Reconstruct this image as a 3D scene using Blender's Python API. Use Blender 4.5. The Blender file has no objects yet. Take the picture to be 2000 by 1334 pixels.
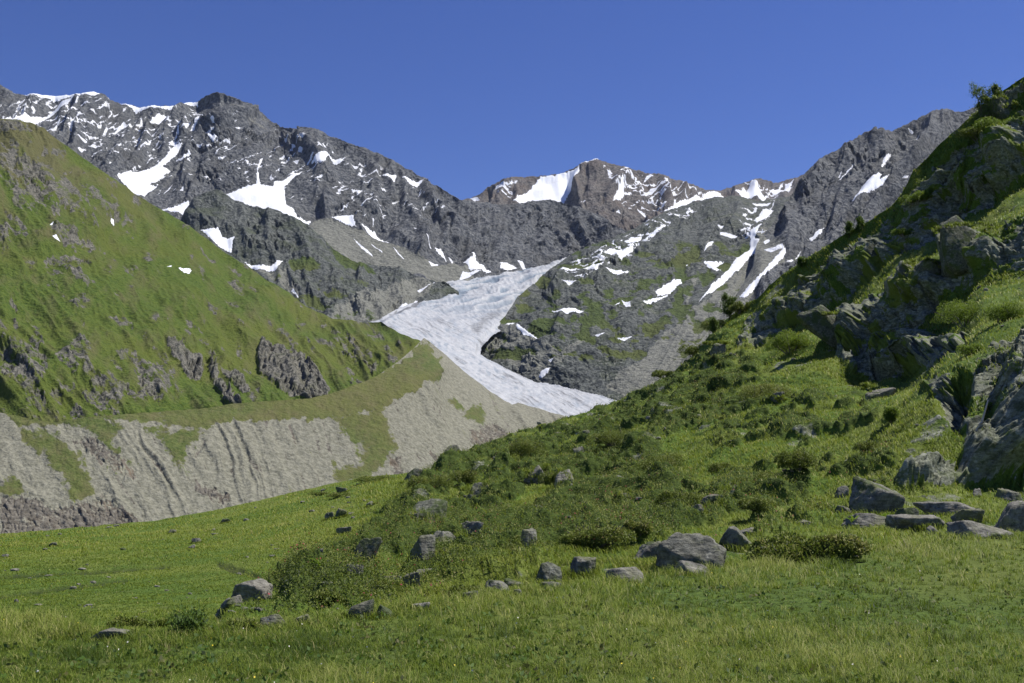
import bpy, bmesh, math, random
import numpy as np
R = math.radians
SC = bpy.context.scene
COL = SC.collection
# ------------------------------------------------------------------ camera, sky, sun, exposure
F = 1944.0           # focal length in photo pixels (photo is 2000 px wide)
HOR = 880.0          # horizon row of the photo
CAMZ = 1.7           # eye height over the foreground meadow
cam = bpy.data.cameras.new('camera'); co = bpy.data.objects.new('camera', cam); COL.objects.link(co)
co.location = (0, 0, CAMZ); co.rotation_euler = (R(90), 0, 0)
cam.sensor_width = 36; cam.lens = 36 * F / 2000; cam.shift_y = (HOR - 667) / 2000
cam.clip_start = 0.1; cam.clip_end = 60000
SC.camera = co
SUN_AZ, SUN_EL = R(72), R(60)     # azimuth measured from the view direction (+Y) towards the right (+X)
w = bpy.data.worlds.new('World'); SC.world = w; w.use_nodes = True
wt = w.node_tree; bg = wt.nodes['Background']; bg.inputs['Strength'].default_value = 0.095
sk = wt.nodes.new('ShaderNodeTexSky'); sk.sky_type = 'NISHITA'; sk.sun_disc = False
sk.sun_elevation = SUN_EL; sk.sun_rotation = SUN_AZ
sk.altitude = 2600; sk.air_density = 1.0; sk.dust_density = 0.15; sk.ozone_density = 3.5
hs = wt.nodes.new('ShaderNodeHueSaturation'); hs.inputs['Hue'].default_value = 0.521; hs.inputs['Saturation'].default_value = 1.22
wt.links.new(sk.outputs[0], hs.inputs['Color']); wt.links.new(hs.outputs[0], bg.inputs['Color'])
sl = bpy.data.lights.new('sun', 'SUN'); sl.energy = 4.9; sl.angle = R(0.53); sl.color = (1.0, 0.955, 0.88)
so = bpy.data.objects.new('sun', sl); COL.objects.link(so)
so.rotation_euler = (math.pi / 2 - SUN_EL, 0, math.pi - SUN_AZ)   # lamp -Z points away from the sun
so.location = (200, 80, 300)
SC.view_settings.view_transform = 'Standard'; SC.view_settings.look = 'None'
SC.view_settings.exposure = 0.32; SC.view_settings.gamma = 1.0
SC.cycles.max_bounces = 5; SC.cycles.diffuse_bounces = 2; SC.cycles.transmission_bounces = 2; SC.cycles.transparent_max_bounces = 4
SC.cycles.use_denoising = True

HAZE = 0.9e-5
# ------------------------------------------------------------------ noise
rs = np.random.RandomState(7)
_g = rs.normal(size=(64, 64, 64, 3)).astype(np.float32); _g /= np.linalg.norm(_g, axis=-1, keepdims=True)
_g = _g.reshape(-1, 3)
_cj = rs.rand(32 * 32 * 32, 3).astype(np.float32)            # cell jitter
_cv = rs.normal(size=(32 * 32 * 32, 4)).astype(np.float32)   # cell offset + tilt

def perlin(p):
    p = np.asarray(p, np.float32); sh = p.shape[:-1]; p = p.reshape(-1, 3)
    out = np.empty(len(p), np.float32)
    for a in range(0, len(p), 200000):
        q = p[a:a + 200000]; i = np.floor(q).astype(np.int64); f = (q - i).astype(np.float32)
        u = f * f * f * (f * (f * 6 - 15) + 10)
        acc = np.zeros(len(q), np.float32)
        for dx in (0, 1):
            wx = u[:, 0] if dx else 1 - u[:, 0]; ix = ((i[:, 0] + dx) & 63) * 4096; fx = f[:, 0] - dx
            for dy in (0, 1):
                wy = wx * (u[:, 1] if dy else 1 - u[:, 1]); iy = ix + ((i[:, 1] + dy) & 63) * 64; fy = f[:, 1] - dy
                for dz in (0, 1):
                    g = _g[iy + ((i[:, 2] + dz) & 63)]
                    acc += wy * (u[:, 2] if dz else 1 - u[:, 2]) * (g[:, 0] * fx + g[:, 1] * fy + g[:, 2] * (f[:, 2] - dz))
        out[a:a + 200000] = acc
    return out.reshape(sh) * 1.5

def fbm(p, octv=4, gain=0.5, lac=2.03):
    p = np.asarray(p, np.float32); s = 0; a = 1.0; t = 0
    for k in range(octv):
        s = s + a * perlin(p + 17.3 * k); t += a; a *= gain; p = p * lac
    return s / t

def ridged(p, octv=5, gain=0.5, lac=2.07):
    p = np.asarray(p, np.float32); s = 0; a = 1.0; t = 0; wgt = 1.0
    for k in range(octv):
        n = 1 - np.abs(perlin(p + 31.7 * k)); n = n * n * wgt
        s = s + a * n; wgt = np.clip(n * 1.6, 0, 1); t += a; a *= gain; p = p * lac
    return s / t          # 0..1

def blocks(p):
    """faceted blocks: per-cell offset + tilt; returns height (about -1..1) and distance to the crack between cells"""
    p = np.asarray(p, np.float32); sh = p.shape[:-1]; p = p.reshape(-1, 3)
    H = np.empty(len(p), np.float32); E = np.empty(len(p), np.float32)
    for a in range(0, len(p), 200000):
        q = p[a:a + 200000]; i = np.floor(q).astype(np.int64)
        d1 = np.full(len(q), 9.0, np.float32); d2 = d1.copy(); hb = np.zeros(len(q), np.float32)
        for dx in (-1, 0, 1):
            for dy in (-1, 0, 1):
                for dz in (-1, 0, 1):
                    c = i + (dx, dy, dz); h = ((c[:, 0] & 31) * 32 + (c[:, 1] & 31)) * 32 + (c[:, 2] & 31)
                    r = q - c - _cj[h]; d = np.sqrt((r * r).sum(1))
                    v = _cv[h]; hh = v[:, 0] * 0.45 + (v[:, 1:] * r).sum(1) * 0.55
                    n = d < d1
                    d2 = np.where(n, d1, np.minimum(d2, d)); hb = np.where(n, hh, hb); d1 = np.where(n, d, d1)
        H[a:a + 200000] = hb; E[a:a + 200000] = d2 - d1
    return H.reshape(sh), E.reshape(sh)

def sstep(a, b, x):
    t = np.clip((x - a) / (b - a), 0, 1); return t * t * (3 - 2 * t)

def sdist(px, py, poly):
    """signed distance in photo pixels, positive inside the outline"""
    px = np.asarray(px, np.float32); py = np.asarray(py, np.float32); sh = px.shape; px = px.ravel(); py = py.ravel()
    P = np.asarray(poly, np.float32); d = np.full(px.shape, 1e9, np.float32); ins = np.zeros(px.shape, bool)
    for k in range(len(P)):
        a = P[k]; b = P[(k + 1) % len(P)]; e = b - a; L = max(float(e @ e), 1e-6)
        t = np.clip(((px - a[0]) * e[0] + (py - a[1]) * e[1]) / L, 0, 1)
        d = np.minimum(d, (px - a[0] - t * e[0]) ** 2 + (py - a[1] - t * e[1]) ** 2)
        if a[1] != b[1]:
            c = ((a[1] > py) != (b[1] > py)) & (px < (b[0] - a[0]) * (py - a[1]) / (b[1] - a[1]) + a[0]); ins ^= c
    d = np.sqrt(d); return np.where(ins, d, -d).reshape(sh)

def pmask(px, py, polys, soft=4.0, jit=0.0, jl=18.0):
    m = np.zeros(np.shape(px), np.float32)
    if jit: j = fbm(np.stack([px / jl, py / jl, np.zeros_like(px)], -1), 4, .6) * jit
    else: j = 0
    for po in polys:
        po = np.asarray(po, np.float32); lo = po.min(0) - 40; hi = po.max(0) + 40
        s = (px > lo[0]) & (px < hi[0]) & (py > lo[1]) & (py < hi[1])
        if not s.any(): continue
        dd = sdist(px[s], py[s], po) + (j[s] if jit else 0)
        m[s] = np.maximum(m[s], sstep(-soft, soft, dd))
    return m

def blur(a, r, it=2):
    for _ in range(it):
        for ax in (0, 1):
            n = a.shape[ax]; rr = min(r, n // 2 - 1)
            if rr < 1: continue
            pad = [(0, 0)] * a.ndim; pad[ax] = (rr + 1, rr)
            c = np.cumsum(np.pad(a, pad, mode='edge').astype(np.float64), axis=ax)
            a = ((np.take(c, range(2 * rr + 1, 2 * rr + 1 + n), ax) - np.take(c, range(0, n), ax)) / (2 * rr + 1)).astype(np.float32)
    return a

# ------------------------------------------------------------------ mesh helpers
def mkmesh(name, V, faces, mat, attrs=None, smooth=True, parent=None):
    V = np.ascontiguousarray(V, np.float32).reshape(-1, 3)
    if not isinstance(faces, (list, tuple)): faces = [faces]
    faces = [np.asarray(f, np.int32) for f in faces if len(f)]
    me = bpy.data.meshes.new(name); me.vertices.add(len(V)); me.vertices.foreach_set('co', V.ravel())
    tot = np.concatenate([np.full(len(f), f.shape[1], np.int32) for f in faces]); lp = np.concatenate([f.ravel() for f in faces])
    st = np.concatenate([[0], np.cumsum(tot)[:-1]]).astype(np.int32)
    me.loops.add(len(lp)); me.loops.foreach_set('vertex_index', lp)
    me.polygons.add(len(tot)); me.polygons.foreach_set('loop_start', st); me.polygons.foreach_set('loop_total', tot)
    me.polygons.foreach_set('use_smooth', np.full(len(tot), smooth, bool))
    for k, a in (attrs or {}).items():
        at = me.attributes.new(k, 'FLOAT', 'POINT'); at.data.foreach_set('value', np.ascontiguousarray(a, np.float32).ravel())
    me.update(calc_edges=True)
    if mat: me.materials.append(mat)
    o = bpy.data.objects.new(name, me); COL.objects.link(o)
    if parent: o.parent = parent
    return o

def tag(o, label, cat=None, group=None, kind=None):
    o['label'] = label
    if cat: o['category'] = cat
    if group: o['group'] = group
    if kind: o['kind'] = kind
    return o

def empty(name, loc):
    e = bpy.data.objects.new(name, None); COL.objects.link(e); e.location = loc; e.empty_display_size = 0.2; return e

def unproj(px, py, Y):
    return np.stack([Y * (px - 1000) / F, Y, CAMZ + Y * (HOR - py) / F], -1).astype(np.float32)

def gridfaces(n, m, base=0):
    a = np.arange(n * m).reshape(n, m) + base
    return np.stack([a[:-1, :-1].ravel(), a[1:, :-1].ravel(), a[1:, 1:].ravel(), a[:-1, 1:].ravel()], 1)

def normals(P):
    du = np.gradient(P, axis=1); dv = np.gradient(P, axis=0)
    n = np.cross(dv, du); n /= np.linalg.norm(n, axis=-1, keepdims=True) + 1e-9
    return n.astype(np.float32)

class Sheet:
    """A landform surveyed along crest, mid-slope and foot lines (each point: bearing, height angle, distance), filled in between
    with planar slopes, given relief along its normals and a back slope behind its crest."""
    def __init__(s, curves, x0, x1, dx, dy, relief, back=(6, 40, 0.8), smooth=3, jag=(0, 30), taper=14, near=False, hp=55):
        cols = np.arange(x0, x1 + dx, dx).astype(np.float32); C = len(cols)
        y = []; iv = []
        for cu in curves:
            a = np.array(sorted(cu), np.float32); y.append(np.interp(cols, a[:, 0], a[:, 1])); iv.append(np.interp(cols, a[:, 0], 1 / a[:, 2]))
        y = np.array(y, np.float32); iv = np.array(iv, np.float32)
        yb = np.maximum.accumulate(y + np.arange(len(y))[:, None] * 1.0, 0); ivb = iv
        if jag[0]:
            q = np.stack([cols / jag[1], cols * 0 + curves[0][0][1], cols * 0], -1)
            y[0] += jag[0] * (fbm(q, 5, .6) - 0.5 * np.abs(perlin(q * 2.3)))
        for k in range(1, len(y)): y[k] = np.maximum(y[k], y[k - 1] + 1.0)
        H = (y[-1] - y[0]).max(); n = int(H / dy) + 2; v = np.linspace(0, 1, n, dtype=np.float32)
        PY = y[0][None] + v[:, None] * (y[-1] - y[0])[None]; PX = np.repeat(cols[None], n, 0)
        INV = np.empty_like(PY)
        e0 = yb[0].min(); full = np.linspace(0, yb[-1].max() - e0, int((yb[-1].max() - e0) / dy) + 2) + e0
        G = np.empty((len(full), C), np.float32)
        for c in range(C): G[:, c] = np.interp(full, yb[:, c], ivb[:, c])
        if smooth: G = blur(G, smooth, 3)
        for c in range(C): INV[:, c] = np.interp(PY[:, c], full, G[:, c])
        P = unproj(PX, PY, 1 / INV)
        nb, step, slope = back
        B = []
        ray = P[0] - np.array([0, 0, CAMZ]); ray[:, 2] = 0; ray /= np.linalg.norm(ray, axis=1, keepdims=True)
        for j in range(nb, 0, -1):
            d = step * j; B.append(P[0] + ray * d + np.array([0, 0, -slope * d * min(1, .55 + .2 * j)]))
        P = np.concatenate([np.array(B, np.float32).reshape(nb, C, 3), P]); PXf = np.concatenate([np.repeat(cols[None], nb, 0), PX]); PYf = np.concatenate([np.repeat(PY[:1], nb, 0), PY])
        s.cols, s.x0, s.dx, s.nb, s.n, s.y0, s.y1, s.PX, s.PY = cols, x0, dx, nb, n, y[0], y[-1], PXf, PYf
        s.P0 = P; N = normals(P)
        N = blur(N, 3, 2); N /= np.linalg.norm(N, axis=-1, keepdims=True)
        d, s.attrs = relief(s, P, PXf, PYf, N)
        t = sstep(-2, taper, PYf - PYf[nb:nb + 1]); t[:nb] = 0; t = 0.12 + 0.88 * t
        if near: s.P = P + N * (d * t)[..., None]
        else:      # far landforms: only relief finer than the surveyed lines
            r = int(hp / dx); d = d - blur(d, r, 2); s.P = P + N * (d * (.12 + .88 * sstep(-2, taper, PYf - PYf[nb:nb + 1])))[..., None]
        s.d = d
        s.N = normals(s.P)
    def obj(s, name, mat, keep=None):
        n, m = s.P.shape[:2]; f = gridfaces(n, m)
        if keep is not None:
            k = keep.ravel(); f = f[k[f].any(1)]
        return mkmesh(name, s.P, f, mat, s.attrs)
    def at(s, px, py, A=None):
        A = s.P if A is None else A
        px = np.asarray(px, np.float32); py = np.asarray(py, np.float32)
        c = np.clip((px - s.x0) / s.dx, 0, len(s.cols) - 1.001); i = c.astype(int); f = c - i
        y0 = s.y0[i] * (1 - f) + s.y0[i + 1] * f; y1 = s.y1[i] * (1 - f) + s.y1[i + 1] * f
        r = np.clip((py - y0) / (y1 - y0) * (s.n - 1), 0, s.n - 1.001) + s.nb; j = r.astype(int); g = r - j
        if A.ndim == 3: f = f[..., None]; g = g[..., None]
        return (A[j, i] * (1 - f) + A[j, i + 1] * f) * (1 - g) + (A[j + 1, i] * (1 - f) + A[j + 1, i + 1] * f) * g

# ------------------------------------------------------------------ materials
class NT:
    def __init__(s, name):
        s.m = bpy.data.materials.new(name); s.m.use_nodes = True; s.t = s.m.node_tree; s.t.nodes.clear()
        s.out = s.n('ShaderNodeOutputMaterial'); s.geo = s.n('ShaderNodeNewGeometry')
    def n(s, k, **kw):
        x = s.t.nodes.new(k)
        for a, b in kw.items(): setattr(x, a, b)
        return x
    def l(s, a, b): s.t.links.new(a, b)
    def set(s, sock, v):
        if hasattr(v, 'bl_idname') or hasattr(v, 'is_linked'): s.l(v, sock)
        else: sock.default_value = v
    def noise(s, scale, det=4, rough=.55, vec=None, dist=0):
        x = s.n('ShaderNodeTexNoise'); x.inputs['Scale'].default_value = scale; x.inputs['Detail'].default_value = det
        x.inputs['Roughness'].default_value = rough; x.inputs['Distortion'].default_value = dist
        s.l(vec or s.geo.outputs['Position'], x.inputs['Vector']); return x.outputs['Fac']
    def scaled(s, v):
        x = s.n('ShaderNodeVectorMath', operation='MULTIPLY'); s.l(s.geo.outputs['Position'], x.inputs[0]); x.inputs[1].default_value = v; return x.outputs[0]
    def attr(s, name):
        x = s.n('ShaderNodeAttribute'); x.attribute_name = name; return x.outputs['Fac']
    def math(s, op, a, b=0.0, c=None):
        x = s.n('ShaderNodeMath', operation=op); s.set(x.inputs[0], a); s.set(x.inputs[1], b)
        if c is not None: s.set(x.inputs[2], c)
        return x.outputs[0]
    def step(s, v, lo, hi):
        x = s.n('ShaderNodeMapRange', interpolation_type='SMOOTHSTEP'); s.set(x.inputs[0], v); x.inputs[1].default_value = lo; x.inputs[2].default_value = hi; return x.outputs[0]
    def mix(s, f, a, b):
        x = s.n('ShaderNodeMix', data_type='RGBA'); s.set(x.inputs[0], f)
        s.set(x.inputs[6], a if not isinstance(a, tuple) else (*a, 1)); s.set(x.inputs[7], b if not isinstance(b, tuple) else (*b, 1)); return x.outputs[2]
    def ramp(s, f, *st):
        x = s.n('ShaderNodeValToRGB'); e = x.color_ramp.elements
        while len(e) < len(st): e.new(0.5)
        for el, (p, c) in zip(e, st): el.position = p; el.color = (*c, 1)
        s.set(x.inputs[0], f); return x.outputs[0]
    def bump(s, h, dist, strength=1.0, prev=None):
        x = s.n('ShaderNodeBump'); x.inputs['Strength'].default_value = strength; x.inputs['Distance'].default_value = dist
        s.set(x.inputs['Height'], h)
        if prev is not None: s.l(prev, x.inputs['Normal'])
        return x.outputs[0]
    def surf(s, col, rough=.9, nrm=None, spec=.25):
        p = s.n('ShaderNodeBsdfPrincipled'); s.set(p.inputs['Base Color'], col if not isinstance(col, tuple) else (*col, 1)); s.set(p.inputs['Roughness'], rough)
        p.inputs['Specular IOR Level'].default_value = spec
        if nrm is not None: s.l(nrm, p.inputs['Normal'])
        s.l(p.outputs[0], s.out.inputs[0]); return s.m

def mat_mountain(name, L, rockA, rockB, rockC, grassA, grassB, screeA, screeB, thr=.9, bst=.75):
    """rock with masks for grass, scree and snow; L = size in metres of the finest visible patch"""
    t = NT(name)
    nf = t.noise(1 / L, 5, .65); nm = t.noise(1 / (9 * L), 4, .6); nl = t.noise(1 / (45 * L), 3, .5)
    rock = t.mix(t.step(t.math('ADD', t.math('MULTIPLY', nf, .7), t.math('MULTIPLY', t.noise(.45 / L, 4, .6, t.scaled((1, 1, 1.8))), .3)), .36, .64), rockA, rockB); rock = t.mix(t.math('MULTIPLY', t.step(nm, .45, .7), .75), rock, rockC)
    gr = t.mix(t.step(nf, .3, .7), grassA, grassB); gr = t.mix(t.math('MULTIPLY', t.step(nl, .4, .65), .55), gr, tuple(np.array(grassB) * (1.15, .92, 1.0)))
    sc = t.mix(t.step(nf, .35, .65), screeA, screeB)
    e = t.math('ADD', t.math('MULTIPLY', t.math('SUBTRACT', nf, .5), thr), t.math('MULTIPLY', t.math('SUBTRACT', nm, .5), thr))
    def m(a): return t.step(t.math('ADD', t.attr(a), e), .40, .60)
    gr = t.mix(t.math('MULTIPLY', t.attr('brown'), .8), gr, t.mix(nf, (.085, .080, .034), (.150, .135, .065)))
    c = t.mix(m('scree'), rock, sc); c = t.mix(m('grass'), c, gr)
    es = t.math('ADD', t.attr('snow'), t.math('MULTIPLY', t.math('SUBTRACT', nf, .5), .45))
    c = t.mix(t.step(es, .47, .53), c, (.80, .82, .86))
    nb = t.bump(nf, L * 1.1, bst); nb = t.bump(t.noise(1 / (3 * L), 3, .6), L * 2.2, .5, nb)
    return t.surf(c, .92, nb, .15)

def mat_snow():
    t = NT('snow'); nf = t.noise(.05, 4, .6); n2 = t.noise(.012, 3, .5, t.scaled((1, .5, 2.5)))
    c = t.mix(t.math('MULTIPLY', t.step(n2, .5, .75), .35), (.84, .86, .89), (.66, .64, .60))
    return t.surf(c, .7, t.bump(nf, 2.5, .5), .2)

def mat_glacier():
    t = NT('glacier_ice'); v = t.attr('dirt'); nf = t.noise(.09, 5, .7); nm = t.noise(.02, 4, .6, t.scaled((1.6, .5, 1)))
    c = t.mix(t.step(nf, .3, .7), (.33, .35, .37), (.46, .465, .465))
    c = t.mix(t.math('MULTIPLY', t.step(nm, .5, .72), .5), c, (.24, .285, .335))
    c = t.mix(t.math('MULTIPLY', t.attr('blue'), .95), c, (.17, .215, .26))
    c = t.mix(t.step(t.math('ADD', v, t.math('MULTIPLY', t.math('SUBTRACT', nf, .5), .9)), .35, .75), c, (.16, .165, .17))
    return t.surf(c, .6, t.bump(nf, 4, .25), .3)

def mat_near(name):
    """mossy meadow soil with rock"""
    t = NT(name)
    n1 = t.noise(9, 5, .65); n2 = t.noise(1.3, 4, .6); n3 = t.noise(.17, 3, .55)
    g = t.mix(t.step(n1, .3, .7), (.050, .092, .014), (.115, .175, .028)); g = t.mix(t.math('MULTIPLY', t.step(n3, .42, .62), .6), g, (.165, .190, .038))
    g = t.mix(t.step(n2, .58, .78), g, (.055, .060, .022))
    hd = t.mix(t.step(n1, .3, .7), (.030, .050, .010), (.075, .110, .020))
    g = t.mix(t.step(t.attr('heath'), .3, .7), g, hd)
    g = t.mix(t.math('MULTIPLY', t.attr('dark'), .7), g, (.022, .026, .010))
    st = t.scaled((1.0, 1.0, 2.2)); r1 = t.noise(3.5, 6, .7, st); r2 = t.noise(.6, 4, .6, st); sp = t.noise(14, 3, .6)
    r = t.mix(t.step(r1, .3, .7), (.070, .078, .052), (.250, .262, .198)); r = t.mix(t.math('MULTIPLY', t.step(r2, .5, .7), .7), r, (.115, .145, .050))
    r = t.mix(t.math('MULTIPLY', t.step(sp, .60, .70), .6), r, (.030, .032, .028))
    r = t.mix(t.math('MULTIPLY', t.step(t.noise(2.6, 5, .72), .54, .62), .75), r, (.34, .35, .28))
    r = t.mix(t.math('MULTIPLY', t.step(t.noise(1.1, 5, .7, t.scaled((1, 1, 1.7))), .52, .64), .7), r, (.050, .062, .028))
    r = t.mix(t.step(t.attr('crack'), .2, .8), r, (.020, .022, .014))
    e = t.math('ADD', t.math('MULTIPLY', t.math('SUBTRACT', n2, .5), .8), t.math('MULTIPLY', t.math('SUBTRACT', n1, .5), .5))
    k = t.step(t.math('ADD', t.attr('rock'), e), .42, .58)
    c = t.mix(k, g, r)
    b = t.bump(n1, .05, .7); b = t.bump(r1, .12, .7, b); b = t.bump(n2, .15, .5, b)
    return t.surf(c, .95, b, .15)

def mat_boulder(name, a, b, lich, amount=.5):
    t = NT(name); oi = t.n('ShaderNodeObjectInfo')
    st = t.n('ShaderNodeVectorMath', operation='ADD'); t.l(t.geo.outputs['Position'], st.inputs[0]); t.l(oi.outputs['Random'], st.inputs[1])
    v = st.outputs[0]
    n1 = t.noise(7, 6, .7, v); n2 = t.noise(1.5, 4, .6, v); n3 = t.noise(24, 3, .6, v); str_ = t.noise(5, 4, .6, t.scaled((.5, .5, 3.2)))
    c = t.mix(t.step(n1, .3, .7), a, b); c = t.mix(t.math('MULTIPLY', t.step(str_, .52, .7), .5), c, tuple(np.array(a) * .55))
    c = t.mix(t.math('MULTIPLY', t.step(n2, .48, .66), amount), c, lich)
    c = t.mix(t.math('MULTIPLY', t.step(n3, .6, .7), .6), c, (.035, .036, .032))
    c = t.mix(t.math('MULTIPLY', t.step(t.noise(3.1, 5, .75, v), .58, .66), .6), c, (.33, .33, .28))
    c = t.mix(t.math('MULTIPLY', t.step(t.noise(.9, 5, .7, v), .54, .62), .8), c, (.055, .080, .020))
    b_ = t.bump(n1, .07, .8); b_ = t.bump(str_, .06, .6, b_); b_ = t.bump(n3, .015, .6, b_)
    return t.surf(c, .93, b_, .2)

def mat_leaf(name, *cols, trans=.35, rough=.6, soft=.45):
    t = NT(name); f = t.attr('tint'); n = len(cols)
    c = t.ramp(f, *[(k / max(1, n - 1), cc) for k, cc in enumerate(cols)])
    nv = t.n('ShaderNodeVectorMath', operation='MULTIPLY_ADD'); t.l(t.geo.outputs['Normal'], nv.inputs[0]); nv.inputs[1].default_value = (.55, .55, .55); nv.inputs[2].default_value = (0, 0, soft)
    nn = t.n('ShaderNodeVectorMath', operation='NORMALIZE'); t.l(nv.outputs[0], nn.inputs[0])
    p = t.n('ShaderNodeBsdfPrincipled'); t.l(c, p.inputs['Base Color']); t.l(nn.outputs[0], p.inputs['Normal']); p.inputs['Roughness'].default_value = rough; p.inputs['Specular IOR Level'].default_value = .2
    tr = t.n('ShaderNodeBsdfTranslucent'); t.l(t.mix(.35, c, (.25, .34, .02)), tr.inputs[0])
    x = t.n('ShaderNodeMixShader'); x.inputs[0].default_value = trans; t.l(p.outputs[0], x.inputs[1]); t.l(tr.outputs[0], x.inputs[2]); t.l(x.outputs[0], t.out.inputs[0])
    return t.m

def mat_plain(name, a, b, sc=20, bump=.01):
    t = NT(name); n = t.noise(sc, 5, .65); return t.surf(t.mix(t.step(n, .3, .7), a, b), .9, t.bump(n, bump, .7), .2)

ROCKS = dict(rockA=(.026, .032, .046), rockB=(.192, .198, .197), rockC=(.095, .096, .094), screeA=(.135, .140, .120), screeB=(.225, .226, .195))
MIDR = dict(ROCKS, rockA=(.028, .034, .036), rockB=(.160, .170, .155), rockC=(.070, .084, .052))
M_far = mat_mountain('far_rock', 11, grassA=(.055, .075, .02), grassB=(.085, .105, .03), **ROCKS)
M_peak = mat_mountain('peak_rock', 13, grassA=(.055, .075, .02), grassB=(.085, .105, .03), **dict(ROCKS, rockA=(.038, .036, .040), rockB=(.205, .190, .172), rockC=(.125, .100, .085)))
M_mid = mat_mountain('mid_rock', 8, grassA=(.035, .055, .018), grassB=(.085, .115, .032), **MIDR)
M_green = mat_mountain('alpine_slope', 4, (.050, .052, .046), (.215, .205, .170), (.105, .110, .065), (.042, .076, .011), (.102, .138, .024), (.15, .145, .10), (.22, .21, .16))
M_mor = mat_mountain('moraine_till', 3.2, (.075, .068, .055), (.18, .165, .135), (.16, .125, .085), (.050, .076, .018), (.110, .132, .040), (.148, .146, .108), (.240, .234, .180), thr=.8, bst=.3)
M_snow = mat_snow(); M_ice = mat_glacier(); M_near = mat_near('hillside_turf')
M_boul = mat_boulder('grey_boulder', (.070, .071, .058), (.235, .232, .192), (.165, .175, .070), .75)
M_slab = mat_boulder('grey_slab', (.090, .087, .074), (.275, .265, .225), (.17, .175, .09), .5)
M_crag = mat_boulder('mossy_crag', (.045, .050, .036), (.175, .182, .140), (.080, .105, .032), .8)

# ------------------------------------------------------------------ outlines read off the photograph (detail views -> photo pixels)
def D(x0, y0, pts, s=2.8386): return [(x0 + a / s, y0 + b / s) for a, b in pts]
A1 = lambda p: D(0, 130, p); A2 = lambda p: D(500, 220, p); A3 = lambda p: D(900, 280, p); A4 = lambda p: D(1300, 130, p); A5 = lambda p: D(0, 550, p); A6 = lambda p: D(600, 550, p)
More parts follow.
